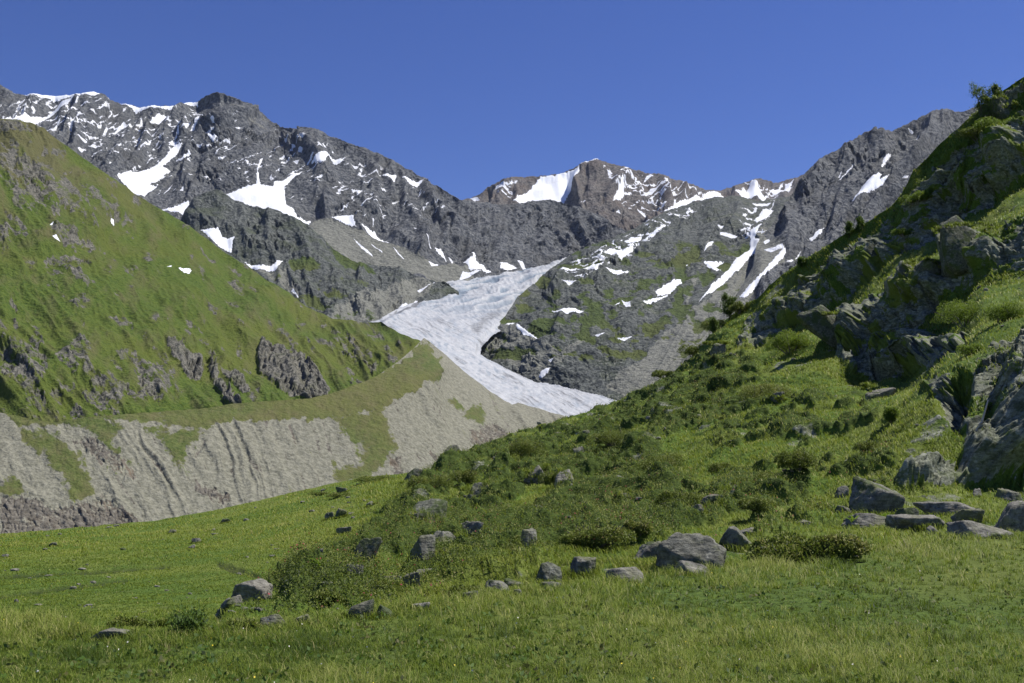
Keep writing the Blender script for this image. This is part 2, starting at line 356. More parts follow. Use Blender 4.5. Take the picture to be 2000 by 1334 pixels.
# snow: (landform, outline, label or None for a small fleck kept in the rock's own surface)
SNOW = [
 ('massif', A1([(645,630),(700,600),(790,572),(870,535),(930,490),(970,438),(1015,438),(975,490),(900,550),(945,565),(900,600),(830,640),(880,650),(800,710),(720,680)]), 'long tapering snowfield slanting down the dark ridge onto the green slope edge'),
 ('massif', A1([(780,715),(865,730),(880,775),(960,790),(1050,760),(1065,830),(1050,862),(940,810)]), 'wedge of snow between the green slope edge and the dark rock knob'),
 ('massif', A1([(1240,690),(1300,670),(1420,640),(1425,560),(1440,510),(1460,500),(1430,580),(1445,640),(1510,655),(1520,620),(1560,620),(1680,550),(1640,600),(1575,650),(1590,740),(1640,800),(1735,840),(1715,860),(1600,830),(1500,800),(1400,790),(1300,750)]), 'large white snow basin with two gully arms above the dark rock knob'),
 ('massif', A1([(120,150),(300,156),(400,156),(480,146),(520,138),(560,155),(520,170),(440,175),(330,182),(180,178)]), 'snow cornice along the crest at the far left skyline'),
 ('massif', A1([(620,186),(700,203),(760,220),(900,228),(1000,213),(1100,186),(1090,205),(1000,238),(900,246),(760,238)]), 'snow strip along the saddle of the skyline left of the pointed summit'),
 ('massif', A1([(0,265),(150,262),(260,230),(330,190),(440,178),(380,215),(270,250),(200,275),(170,290),(60,278)]), 'slanting snow ribbon under the crest at the far left'),
 ('massif', A1([(205,275),(240,310),(290,330),(350,280),(300,355),(250,330),(215,300)]), 'hook shaped snow patch just above the top of the green slope'),
 ('massif', A1([(1150,365),(1205,370),(1175,405),(1150,380)]), 'small bright snow patch alone below the pointed summit'),
 ('massif', A1([(990,510),(1050,475),(1060,485),(1000,525)]), 'short snow strip right of the long tapering snowfield'),
 ('massif', A1([(1090,245),(1150,225),(1195,215),(1180,235),(1120,250)]), 'slanting snow streak on the left flank of the pointed summit'),
 ('massif', A1([(830,310),(870,270),(940,265),(900,300),(840,320)]), 'forked snow fleck under the snow strip of the saddle'),
 ('massif', A2([(300,265),(390,235),(440,255),(495,255),(470,275),(430,275),(400,245),(360,310),(345,290)]), 'ragged arch of snow high on the rounded dark mountain'),
 ('massif', A2([(695,342),(780,348),(770,385)]), 'triangular snow patch near the right shoulder of the rounded dark mountain'),
 ('massif', A2([(795,362),(850,370),(935,382),(900,405),(840,390)]), 'flat snow patch at the right end of the dark mountain shoulder'),
 ('massif', A2([(415,585),(480,575),(540,580),(555,640),(500,625)]), 'snow apron at the cliff foot above the scree, left of two'),
 ('massif', A2([(555,600),(600,635),(650,640),(660,560),(650,620),(690,660),(745,715),(680,700),(610,660)]), 'snow apron with a gully finger above the scree, right of two'),
 ('massif', A2([(535,695),(640,785),(650,805),(590,760)]), None), ('massif', A2([(750,730),(825,820),(790,790)]), None),
 ('massif', A2([(575,680),(720,790),(728,800),(650,745)]), 'narrow snow streak running straight down the grey scree'),
 ('massif', A2([(985,735),(1030,750),(1065,795),(1010,765)]), 'small snow wedge at the top of the scree over the glacier'),
 ('massif', A2([(1065,762),(1105,775),(1100,790)]), None), ('massif', A2([(955,825),(1000,820),(1015,810),(1010,835),(975,848)]), None),
 ('massif', A2([(1160,815),(1195,805),(1185,760),(1205,700),(1210,660),(1225,660),(1215,720),(1195,780),(1215,830),(1270,870),(1320,885),(1250,890),(1190,880)]), 'thin snow gully that fans out at the head of the glacier'),
 ('massif', A2([(1150,870),(1190,885),(1240,890),(1180,910),(1130,920)]), None),
 ('massif', A2([(1350,825),(1385,820),(1450,875),(1400,880),(1355,860)]), 'snow cone at the cliff foot behind the glacier icefall'),
 ('massif', A2([(1445,830),(1475,825),(1500,870),(1470,865)]), None),
 ('massif', A1([(380,345),(450,275),(460,280),(400,345)]), None), ('massif', A1([(780,445),(840,410),(830,425),(780,460)]), None), ('massif', A1([(665,500),(710,460),(700,480)]), None),
 ('massif', A1([(1060,390),(1110,330),(1170,270),(1160,290),(1090,380)]), None), ('massif', A1([(1000,385),(1050,360),(1040,375)]), None), ('massif', A1([(570,340),(600,290),(610,300),(590,340)]), None),
 ('massif', A1([(630,330),(690,275),(700,290),(640,335)]), None), ('massif', A1([(480,420),(535,408),(520,425)]), None), ('massif', A1([(430,465),(470,435),(450,465)]), None), ('massif', A1([(890,700),(960,640),(940,670)]), None), ('massif', A1([(995,705),(1025,680),(1020,705)]), None),
 ('massif', A1([(985,390),(990,350),(1005,355),(1000,390)]), None), ('massif', A1([(425,408),(485,392),(470,410)]), None), ('massif', A1([(770,315),(785,275),(790,300)]), None), ('massif', A1([(250,215),(330,205),(300,225)]), None),
 ('massif', A2([(530,265),(575,270),(560,285)]), None), ('massif', A2([(565,310),(620,320),(600,335)]), None), ('massif', A2([(195,240),(235,235),(220,260)]), None), ('massif', A2([(340,165),(390,205),(380,205)]), None), ('massif', A2([(650,620),(645,580),(655,590)]), None), ('massif', A2([(865,645),(900,665),(880,660)]), None), ('massif', A2([(930,700),(985,765),(960,745)]), None),
 ('shoulder', A1([(1115,915),(1215,900),(1230,935),(1300,940),(1280,1010),(1200,985)]), 'snow patch at the left foot of the dark rock knob beside the green slope'),
 ('shoulder', A1([(1350,1060),(1450,1095),(1520,1100),(1575,1075),(1530,1135),(1420,1110)]), 'curved snow strip under the dark rock knob'),
 ('shoulder', A1([(1610,1235),(1625,1230),(1660,1280)]), None), ('shoulder', A2([(740,1100),(850,1060),(890,1025),(900,1035),(830,1085),(780,1105)]), None), ('shoulder', A2([(895,965),(940,960),(985,940),(1010,930),(960,955),(910,985)]), None),
 ('peak', A3([(290,330),(370,260),(440,180),(520,178),(620,145),(660,135),(665,165),(640,210),(590,270),(550,325),(480,320),(400,320),(340,335)]), 'broad bright snow face on the left of the central peak'),
 ('peak', A3([(50,305),(90,290),(100,310),(80,325)]), None), ('peak', A3([(185,250),(200,230),(240,240),(270,280),(210,260)]), None), ('peak', A3([(620,140),(690,112),(740,90),(775,95),(720,108),(650,135)]), 'thin snow edge along the top of the central peak'),
 ('peak', A3([(835,335),(860,270),(890,195),(905,215),(910,260),(880,300)]), 'tall snow triangle in the middle of the central peak'),
 ('peak', A3([(815,350),(830,380),(830,440),(840,490),(870,520),(835,530),(815,495),(828,460),(805,390)]), 'narrow snow gully widening downwards on the central peak'),
 ('peak', A3([(975,330),(1000,345),(1020,365),(1025,400),(1005,375)]), None), ('peak', A3([(1150,255),(1190,260),(1205,305),(1180,285)]), 'small slanting snow patch on the right flank of the central peak'),
 ('peak', A3([(1010,250),(1060,225),(1110,230),(1060,255)]), None), ('peak', A3([(1000,205),(1040,165),(1070,170),(1030,185)]), None), ('peak', A3([(1120,210),(1140,200),(1170,235)]), None), ('peak', A3([(665,350),(690,325),(695,335)]), None), ('peak', A3([(860,395),(875,380),(885,395)]), None), ('peak', A3([(1000,260),(1040,250),(1030,270)]), None), ('peak', A3([(820,145),(845,160),(840,168)]), None), ('peak', A3([(900,135),(940,133),(920,142)]), None), ('peak', A3([(580,340),(610,350),(600,358)]), None),
 ('peak', A3([(1060,440),(1130,385),(1200,340),(1280,310),(1380,260),(1450,270),(1480,290),(1400,300),(1300,335),(1200,370),(1100,430),(1000,475),(920,500),(1000,455)]), 'long snow band between the central peak and the green rocky hill'),
 ('peak', A3([(1510,290),(1580,260),(1620,205),(1640,250),(1700,270),(1690,300),(1640,320),(1600,320),(1540,300)]), 'star shaped snowfield on the small peak right of the central one'),
 ('peak', A3([(1720,230),(1790,240),(1800,215),(1845,210),(1830,250),(1760,285)]), 'snow saddle beside the steep dark mountain at the skyline'),
 ('knoll', A3([(900,540),(940,510),(1000,510),(1000,530),(930,550)]), 'small snow patch on the upper left edge of the green rocky hill'),
 ('knoll', A3([(1000,530),(1060,500),(1140,450),(1140,470),(1080,515),(1020,535)]), 'slanting snow sliver under the crest of the green rocky hill'),
 ('knoll', A3([(790,615),(830,580),(890,585),(955,560),(950,590),(880,635),(860,610)]), 'jagged snow patch on the upper left of the green rocky hill'),
 ('knoll', A3([(530,728),(600,700),(655,695),(640,710)]), 'thin snow sliver nearest the icefall on the green rocky hill'),
 ('knoll', A3([(675,695),(740,670),(760,690),(800,680),(750,720)]), 'left snow patch of a pair midway up the green rocky hill'),
 ('knoll', A3([(795,700),(890,685),(900,705),(940,700),(880,728),(830,715)]), 'right snow patch of a pair midway up the green rocky hill'),
 ('knoll', A3([(515,750),(570,765),(640,758),(600,778)]), None),
 ('knoll', A3([(485,908),(600,910),(690,935),(590,945)]), 'flat snow lens low on the left face of the green rocky hill'),
 ('knoll', A3([(1075,830),(1120,800),(1220,755),(1230,785),(1150,840),(1090,850)]), 'pointed snow patch in the middle of the green rocky hill'),
 ('knoll', A3([(1005,890),(1040,870),(1130,850),(1180,830),(1080,885),(1020,898)]), 'thin snow tongue below the pointed patch of the green rocky hill'),
 ('knoll', A3([(895,855),(940,875),(940,905),(915,900)]), None),
 ('knoll', A3([(1600,470),(1670,445),(1630,520),(1665,540),(1630,610),(1560,690),(1480,760),(1430,800),(1380,840),(1320,890),(1350,850),(1390,790),(1460,730),(1530,640),(1600,580)]), 'long snow couloir down the gully right of the green rocky hill'),
 ('knoll', A3([(1630,400),(1690,350),(1735,370),(1690,410),(1640,430)]), 'snow patch in the notch above the long couloir'),
 ('knoll', A3([(1435,490),(1530,485),(1510,505),(1440,508)]), None), ('knoll', A3([(1420,450),(1460,455),(1440,475)]), None),
 ('knoll', A3([(1345,605),(1380,550),(1405,545),(1390,575)]), 'short upright snow patch above the debris chute'),
 ('knoll', A3([(1340,665),(1460,665),(1410,690),(1440,705),(1415,720),(1380,700)]), 'ragged snow fleck left of the long couloir'),
 ('knoll', A3([(430,1300),(460,1260),(500,1250),(490,1280),(450,1310)]), 'snow patch between the glacier tongue and the rock bank'),
 ('knoll', A3([(215,1010),(260,990),(325,995),(300,1005),(240,1015)]), None),
 ('knoll', A3([(320,1015),(370,1050),(440,1090),(350,1070),(310,1030)]), 'snow strip at the rock foot beside the glacier bend'),
 ('knoll', A3([(740,1060),(800,1055),(760,1070)]), None), ('knoll', A3([(870,1075),(920,1070),(960,1060),(910,1085)]), None), ('knoll', A3([(1615,335),(1720,328),(1700,340),(1640,345)]), None), ('knoll', A3([(480,1195),(520,1185),(500,1215)]), None), ('knoll', A3([(780,575),(800,570),(790,582)]), None), ('knoll', A3([(1250,655),(1262,660),(1252,666)]), None), ('knoll', A3([(855,885),(885,868),(880,878)]), None),
 ('spur', A3([(1545,860),(1600,790),(1660,740),(1740,650),(1790,590),(1805,605),(1790,640),(1700,740),(1620,820),(1580,855)]), 'snow runnel at the scree edge below the steep dark mountain'),
 ('spur', A3([(1680,600),(1740,585),(1785,570),(1795,590),(1720,615)]), None), ('spur', A3([(1680,555),(1710,525),(1715,545),(1690,570)]), None), ('spur', A3([(1830,640),(1885,575),(1870,605),(1800,650)]), None),
 ('spur', A4([(1035,755),(1090,670),(1150,645),(1195,630),(1180,655),(1240,632),(1200,675),(1100,725)]), 'fan of snow midway up the steep dark mountain'),
 ('spur', A4([(1205,520),(1215,480),(1255,452),(1240,490)]), 'upright snow sliver high on the steep dark mountain'),
 ('spur', A4([(950,610),(1000,560),(1040,522),(1030,545),(970,600)]), 'thin slanting snow streak on the left ridge of the steep dark mountain'),
 ('spur', A4([(795,915),(885,862),(860,905),(810,945)]), 'low slanting snow patch near the foot of the steep dark mountain'),
 ('spur', A4([(1305,620),(1350,598),(1340,612)]), None), ('spur', A4([(1340,322),(1372,320),(1360,330)]), None), ('spur', A4([(1380,355),(1410,345),(1395,360)]), None), ('spur', A4([(955,580),(975,550),(965,580)]), None),
 ('slope', A1([(985,1125),(1030,1120),(1060,1135),(1050,1150),(1010,1150)]), 'oval white snow patch lying alone on the green slope'),
 ('slope', A1([(918,1115),(950,1112),(945,1120)]), None), ('slope', A1([(613,832),(637,835),(642,865),(622,862)]), 'tiny snow patch beside a dark crag high on the green slope'),
 ('slope', A1([(272,885),(292,872),(286,890)]), None), ('slope', A1([(285,940),(310,938),(337,965),(310,957)]), None), ('slope', A6([(400,508),(418,505),(430,525),(405,525)]), None),
]
def snowpolys(key, big=None): return [p for k, p, l in SNOW if k == key and (big is None or (l is not None) == big)]

def pxrelief(px, py, k, lx, ly, seed, octv=5, gain=.55):
    q = px + k * py
    wx = fbm(np.stack([px / (lx * 2.2), py / (lx * 2.2), px * 0 + seed], -1), 3) * .9
    return ridged(np.stack([q / lx + wx, py / ly + wx * .4, px * 0 + seed * 3.1], -1), octv, gain)

def calm(d, m):
    m = blur(m, 5, 2); return d * (1 - m) + blur(d, 34, 2) * m

def rockrelief(s, P, px, py, k, big, mid, fine, key, seed):
    """ribs, gullies and blocks; sizes in bearing units scaled to metres by distance"""
    mpp = P[..., 1] / F
    d = 2.2 * big[0] * pxrelief(px, py, k, big[1], big[2], seed, 3) + 1.0 * mid[0] * pxrelief(px, py, k, mid[1], mid[2], seed + 5, 3)
    q = px + k * py
    w1 = fbm(np.stack([px / 26, py / 26, px * 0 + seed], -1), 4, .6); w2 = fbm(np.stack([px / 26, py / 26, px * 0 + seed + 40], -1), 4, .6)
    act = .45 + .55 * sstep(-.25, .25, fbm(np.stack([px / 60, py / 60, px * 0 + seed + 9], -1), 3))
    for f, a in ((2.6, 2.4), (1.15, .95), (.52, .40)):
        b, e = blocks(np.stack([q / fine[1] / f + w1 * 1.1 + 7 * f, py / fine[2] / f + w2 * 1.1, px * 0 + seed + f], -1))
        d = d + fine[0] * a * act * (b - .18 * (1 - sstep(0, .2, e)))
    d = d + big[0] * .6 * fbm(np.stack([q / big[2], py / big[2] / 3, px * 0 + seed], -1), 3)
    sm = pmask(px, py, snowpolys(key), 6)
    dm = blur(d, 5, 2)
    d = d * (1 - sm) + (dm - .3 * mid[0]) * sm
    return d * mpp, sm

LAND = {}
# ---- far massif on the left, running behind the glacier head
def rel(s, P, px, py, N):
    k = np.interp(px, [0, 420, 600, 700], [.75, .5, .1, -.05]).astype(np.float32)
    scree = pmask(px, py, [A2([(320,580),(420,590),(540,640),(740,715),(800,730),(860,780),(980,840),(1100,800),(1200,850),(1200,920),(1130,1000),(1000,960),(900,900),(760,900),(560,860),(430,780),(360,680),(300,610)])], 5, 10)
    d, sm = rockrelief(s, P, px, py, k, (22, 80, 170), (8, 30, 60), (2.0, 15, 20), 'massif', 3.0)
    d = calm(d, .95 * scree)
    fl = pmask(px, py, snowpolys('massif', False), 2.0, 2, 7)
    hi = pmask(px, py, [[(-200,150),(0,180),(200,185),(300,215),(400,195),(430,230),(380,300),(300,330),(200,300),(100,270),(0,250),(-200,230)]], 30)
    q = px + .8 * py
    fl2 = hi * sstep(.63, .71, ridged(np.stack([q / 34, py / 16 + q / 90, px * 0 + 4], -1), 4, .6) - .0012 * (py - 200))
    lo = pmask(px, py, [[(120,270),(300,250),(420,215),(520,240),(620,262),(760,320),(880,390),(900,440),(700,440),(600,400),(430,360),(330,400),(230,350)]], 25)
    fl3 = lo * sstep(.74, .80, ridged(np.stack([(px + .9 * py) / 40, py / 22 + px / 120, px * 0 + 14], -1), 4, .6))
    fl2 = np.maximum(fl2, fl3)
    tan = pmask(px, py, [A1([(1230,180),(1400,200),(1560,340),(1480,380),(1330,320),(1230,260)])], 10, 10) * .35
    return d, dict(snow=np.maximum(fl, .62 * fl2), scree=np.maximum(scree * .95, tan), grass=0 * px)
LAND['massif'] = Sheet([
 [(-700,60,3600),(-400,90,3700),(-150,130,3800),(0,163,3800),(30,182,3800),(50,187,3850),(110,188,3900),(150,187,3900),(182,180,3900),(200,184,3900),(215,195,3900),(240,205,3900),(280,208,3950),(340,208,3950),(385,198,3950),(400,187,3930),(412,180,3920),(425,177,3900),(450,185,3900),(470,194,3880),(490,205,3870),(510,220,3850),(530,236,3830),(550,248,3800),(575,253,3650),(600,248,3600),(620,252,3590),(640,264,3580),(660,270,3570),(680,278,3560),(700,286,3550),(720,292,3550),(760,310,3530),(800,332,3500),(830,350,3480),(845,362,3470),(855,360,3460),(880,377,3450),(900,388,3440),(920,393,3450),(960,398,3500),(1000,400,3550),(1040,393,3580),(1075,390,3600),(1110,398,3620),(1150,412,3620),(1180,425,3600),(1210,445,3600),(1300,500,3550),(1400,560,3500)],
 [(-700,240,3100),(0,290,3250),(230,345,3150),(350,385,3080),(450,370,3120),(560,370,3100),(600,420,3020),(700,460,2950),(800,490,2900),(900,515,2890),(1000,520,3080),(1090,505,3330),(1400,600,3400)],
 [(-700,330,2700),(0,360,2750),(230,420,2750),(350,450,2800),(450,430,2780),(560,430,2800),(600,450,2820),(700,520,2760),(800,545,2700),(900,560,2740),(1000,542,3000),(1090,525,3230),(1400,640,3300)],
 [(-700,560,2100),(230,560,2300),(560,560,2400),(800,590,2500),(900,600,2600),(1000,580,2900),(1400,680,3200)]],
 -260, 1300, 1.5, 1.5, rel, back=(6, 90, .9), smooth=3, jag=(5, 16))
# ---- dark knob and lower shoulder in front of it
def rel(s, P, px, py, N):
    d, sm = rockrelief(s, P, px, py, -.15, (10, 70, 120), (6, 28, 45), (1.9, 14, 15), 'shoulder', 8.0)
    gr = pmask(px, py, [A2([(170,800),(300,790),(370,870),(200,870)]), A2([(350,960),(450,970),(480,1030),(380,1010)]), A2([(260,1000),(350,1020),(410,1100),(290,1080)]), A2([(400,720),(560,770),(680,890),(600,890),(440,800)])], 6, 14) * .8
    n = fbm(np.stack([px / 40, py / 30, px * 0 + 2], -1), 4)
    gr = np.maximum(gr, .6 * sstep(.0, .35, n) * sstep(480, 540, py) * (1 - sstep(700, 780, px)))
    sc = pmask(px, py, [A2([(560,1010),(700,960),(900,900),(1000,930),(900,1060),(700,1160),(420,1160),(440,1080)]), A2([(180,880),(240,1000),(420,1140),(330,1090),(150,960),(0,880),(0,850)])], 8, 14) * .72
    return d * (1 - .4 * gr), dict(snow=pmask(px, py, snowpolys('shoulder', False), 2, 2, 7), scree=sc, grass=gr)
LAND['shoulder'] = Sheet([
 [(340,450,2700),(355,425,2740),(363,408,2750),(380,387,2770),(412,370,2800),(433,373,2800),(454,390,2790),(493,404,2760),(521,405,2740),(546,412,2720),(570,424,2700),(602,438,2680),(623,460,2660),(648,481,2640),(669,498,2620),(697,512,2610),(740,519,2590),(782,523,2560),(810,537,2540),(852,551,2500),(870,550,2490),(895,570,2480)],
 [(340,520,2400),(450,470,2500),(560,530,2380),(650,570,2260),(740,575,2280),(800,572,2350),(860,570,2430),(895,575,2470)],
 [(340,640,2050),(500,640,2050),(650,650,1960),(745,645,1960),(800,612,2180),(850,585,2350),(895,580,2450)],
 [(340,760,1800),(650,720,1850),(895,640,2350)]],
 340, 895, 1.4, 1.4, rel, back=(4, 45, .9), smooth=3, jag=(6, 22))
# ---- central peak and the small peak beside it
def rel(s, P, px, py, N):
    k = np.interp(px, [900, 1150, 1250, 1500], [.25, .1, -.3, -.3]).astype(np.float32)
    d, sm = rockrelief(s, P, px, py, k, (17, 60, 110), (6, 22, 40), (1.4, 11, 15), 'peak', 14.0)
    hi = pmask(px, py, [[(930,385),(1000,345),(1020,350),(1000,395)], [(1170,318),(1240,330),(1340,358),(1400,375),(1300,420),(1230,410),(1190,360)], [(1450,352),(1560,350),(1540,390),(1440,385)]], 12)
    fl = hi * sstep(.64, .72, ridged(np.stack([(px - .6 * py) / 22, py / 16, px * 0 + 17], -1), 4, .6))
    return d, dict(snow=np.maximum(pmask(px, py, snowpolys('peak', False), 1.8, 2, 6), .65 * fl), scree=.25 + 0 * px, grass=0 * px)
LAND['peak'] = Sheet([
 [(820,420,5600),(880,400,5500),(920,388,5500),(950,366,5500),(980,351,5500),(1020,345,5500),(1060,343,5500),(1090,340,5500),(1120,328,5500),(1150,315,5500),(1165,311,5500),(1190,320,5500),(1240,331,5550),(1290,340,5600),(1330,356,5700),(1380,370,5800),(1400,372,6000),(1430,366,6100),(1455,355,6200),(1480,349,6200),(1500,350,6200),(1520,356,6200),(1540,350,6200),(1565,346,6300),(1640,360,6300)],
 [(820,480,4700),(1000,460,4750),(1200,470,4600),(1300,420,4700),(1400,392,5200),(1500,395,5300),(1640,440,5300)],
 [(820,560,4100),(1640,560,4300)]],
 820, 1640, 1.3, 1.3, rel, back=(4, 110, .9), smooth=3, jag=(6, 22))
# ---- green rocky hill right of the glacier
def rel(s, P, px, py, N):
    d, sm = rockrelief(s, P, px, py, .25, (8, 90, 90), (5, 34, 26), (1.8, 14, 11), 'knoll', 21.0)
    scree = pmask(px, py, [A3([(1680,440),(1720,520),(1700,620),(1640,600),(1600,560)]), A3([(1370,560),(1400,570),(1330,680),(1300,780),(1250,860),(1240,950),(1120,1060),(1060,1130),(1000,1200),(800,1334),(900,1400),(1600,1400),(1560,880),(1700,620),(1640,600),(1560,700),(1330,900),(1260,920),(1290,760),(1350,660)]),
        A3([(210,1020),(270,1000),(340,1030),(440,1100),(540,1130),(700,1070),(640,1140),(520,1240),(440,1320),(300,1240),(180,1180),(110,1100)])], 5, 12)
    gr = pmask(px, py, [A3([(600,960),(800,930),(830,1000),(720,1000)]), A3([(990,1000),(1180,950),(1100,1060),(1000,1050)]), A3([(1310,720),(1380,700),(1420,740),(1340,800)]), A3([(1180,620),(1320,560),(1330,620),(1240,700),(1180,720)]), A3([(1290,990),(1400,960),(1380,1040),(1290,1060)]), A3([(470,850),(560,880),(520,910)]), A3([(1180,830),(1240,800),(1230,900),(1180,900)])], 6, 14)
    n = fbm(np.stack([px / 45, py / 22, px * 0 + 5], -1), 4)
    gr = np.maximum(gr * .95, .78 * sstep(-.12, .22, n) * sstep(430, 500, py) * (1 - sstep(690, 720, py)))
    scree = np.maximum(scree, .3)
    chute = ridged(np.stack([(px + .55 * py) / 24, py / 260, px * 0 + 1], -1), 4)
    sf = pmask(px, py, [A3([(1300,700),(1700,620),(1600,1400),(800,1400),(1000,1200)])], 10)
    d = calm(d, .9 * sf) + sf * (chute - .5) * 5 * P[..., 1] / F
    hi = pmask(px, py, [[(1090,520),(1200,465),(1300,412),(1400,385),(1330,440),(1200,520),(1110,560)], [(1440,400),(1520,385),(1500,470),(1440,460)]], 14)
    fl = hi * sstep(.66, .73, ridged(np.stack([(px + .8 * py) / 30, py / 12, px * 0 + 19], -1), 4, .6))
    return d * (1 - .35 * gr), dict(snow=np.maximum(pmask(px, py, snowpolys('knoll', False), 2, 2, 7), .65 * fl), scree=scree, grass=gr)
LAND['knoll'] = Sheet([
 [(920,690,2000),(938,675,2000),(955,650,2040),(968,636,2080),(985,618,2120),(1000,600,2200),(1010,580,2300),(1020,572,2380),(1040,556,2480),(1060,538,2600),(1085,520,2700),(1110,500,2780),(1150,480,2850),(1200,465,2900),(1225,452,2950),(1250,441,3000),(1300,412,3150),(1350,396,3250),(1390,386,3300),(1440,383,3320),(1480,393,3300),(1520,388,3300),(1560,380,3300),(1700,420,3300)],
 [(920,700,1960),(1000,660,1985),(1050,615,2040),(1085,580,2110),(1200,530,2330),(1300,470,2680),(1400,430,2900),(1480,450,2650),(1560,440,2700),(1700,500,2700)],
 [(920,705,1940),(1000,700,1905),(1100,680,1840),(1200,640,1960),(1300,600,2120),(1400,560,2270),(1480,540,2400),(1560,560,2350),(1700,600,2100)],
 [(920,720,1900),(1000,735,1830),(1060,752,1780),(1100,768,1740),(1200,790,1640),(1300,780,1600),(1400,720,1650),(1560,700,1650),(1700,700,1650)],
 [(920,800,1650),(1200,860,1450),(1400,860,1350),(1700,860,1300)]],
 920, 1660, 1.3, 1.3, rel, back=(5, 70, .9), smooth=3, jag=(5, 16))
# ---- steep dark mountain on the right
def rel(s, P, px, py, N):
    d, sm = rockrelief(s, P, px, py, .35, (30, 120, 200), (12, 42, 70), (2.2, 18, 20), 'spur', 33.0)
    sc = pmask(px, py, [A3([(1600,480),(1680,520),(1760,560),(1800,590),(1790,650),(1650,800),(1550,900),(1450,1100),(1300,1400),(900,1400)]), A3([(1640,600),(1700,620),(1800,590),(1790,650),(1650,800),(1550,900),(1450,1100),(1300,1400),(900,1400)])], 5, 8)
    return calm(d, .92 * sc), dict(snow=pmask(px, py, snowpolys('spur', False), 2, 2, 7), scree=np.maximum(sc, .15), grass=0 * px)
LAND['spur'] = Sheet([
 [(1290,760,1480),(1340,700,1620),(1400,625,1980),(1440,575,2230),(1470,520,2400),(1478,480,2520),(1485,468,2570),(1500,448,2630),(1520,420,2700),(1540,390,2800),(1556,360,2880),(1570,340,2900),(1590,320,2930),(1610,305,2960),(1650,284,3000),(1690,262,3040),(1705,257,3040),(1720,256,3050),(1740,257,3060),(1760,246,3080),(1800,226,3110),(1830,216,3120),(1850,214,3130),(1870,218,3140),(1900,211,3150),(1960,190,3170),(2100,150,3200),(2400,120,3250)],
 [(1290,770,1470),(1400,640,1850),(1500,520,2300),(1600,470,2420),(1700,420,2500),(1800,400,2500),(2000,380,2500),(2400,360,2500)],
 [(1290,800,1430),(1400,690,1700),(1500,600,1960),(1600,560,2030),(1800,560,2000),(2400,560,2000)],
 [(1290,900,1280),(1500,760,1500),(2400,800,1450)]],
 1290, 2350, 1.4, 1.4, rel, back=(5, 70, .9), smooth=3, jag=(7, 22))
# ---- glacier
GLPOLY = [(690,640),(745,624),(765,612),(790,598),(815,592),(830,580),(850,562),(880,556),(905,548),(930,545),(960,540),(1000,533),(1050,523),(1095,512),(1110,508),(1104,520),(1055,556),(1028,582),(1012,604),(985,634),(958,650),(950,660),(938,672),(935,690),(955,703),(990,722),(1020,735),(1050,748),(1090,753),(1130,764),(1170,772),(1215,788),(1320,830),(1320,900),(690,900)]
def rel(s, P, px, py, N):
    mpp = P[..., 1] / F
    fall = 1 - sstep(570, 640, py)
    a = px * .88 + py * .47; b = -px * .47 + py * .88
    wob = fbm(np.stack([px / 60, py / 40, px * 0], -1), 3) * 8
    lon = ridged(np.stack([(b + wob) / 7, a / 150, px * 0 + 2], -1), 4, .65)
    crev = ridged(np.stack([(px + wob * 3) / 62, (py + wob + .12 * px) / 11, px * 0 + 7], -1), 4, .55)
    cr2 = ridged(np.stack([(px + wob) / 16, (py + wob - .5 * px) / 9, px * 0 + 9], -1), 4, .6)
    step = fbm(np.stack([px / 90, py / 16, px * 0 + 3], -1), 3)
    tongue = pmask(px, py, [[(1000,740),(1060,755),(1110,770),(1060,790),(1010,770)]], 15)
    d = (1 - fall) * (2.2 * lon + 1.0 * cr2 + 2.5 * tongue * crev + 2.5 * fbm(np.stack([px / 30, py / 14, px * 0 + 13], -1), 4, .6)) + fall * (9 * crev + 1.5 * cr2 + 12 * step)
    dirt = pmask(px, py, [A6([(440,180),(520,160),(610,110),(660,70),(720,30),(800,10),(770,40),(680,90),(600,140),(520,180)])], 6, 8, 10) * 1.0
    dirt = np.maximum(dirt, .6 * pmask(px, py, [A6([(900,230),(1010,160),(1080,140),(1080,200),(990,260),(960,310),(900,300)]), A6([(940,330),(1060,420),(1250,520),(1180,500),(1000,420),(900,340)])], 12, 12, 12))
    dirt = np.maximum(dirt, .60 * sstep(.45, .75, lon) * (1 - .7 * fall) * sstep(-.3, .2, fbm(np.stack([a / 60, b / 14, px * 0 + 5], -1), 3)))
    edge = sdist(px, py, GLPOLY)
    d = d - 6 * (1 - sstep(0, 10, edge))
    crk = np.clip(fall * (1 - sstep(.36, .66, crev)) + .6 * (1 - fall) * (1 - sstep(.2, .42, cr2)) * sstep(-.1, .2, step), 0, 1)
    return d * mpp, dict(dirt=dirt, blue=crk)
LAND['glacier'] = Sheet([
 [(640,600,2150),(700,600,2100),(750,600,2080),(850,545,2750),(900,530,2850),(1000,518,3080),(1100,505,3200),(1200,490,3350),(1330,600,3000)],
 [(640,620,1980),(750,620,1960),(850,580,2450),(900,565,2580),(1000,555,2680),(1100,548,2750),(1200,560,2650),(1330,650,2300)],
 [(640,640,1830),(750,640,1840),(850,625,2000),(900,622,2050),(1000,620,2150),(1100,640,2050),(1200,680,1900),(1330,740,1700)],
 [(640,680,1600),(750,680,1620),(850,690,1680),(940,690,1800),(1000,715,1760),(1060,745,1690),(1200,785,1540),(1330,820,1450)],
 [(640,800,1250),(850,800,1350),(1000,810,1400),(1100,820,1400),(1200,830,1420),(1330,870,1330)]],
 660, 1320, 1.2, 1.2, rel, back=(1, 20, .2), smooth=4, taper=2)
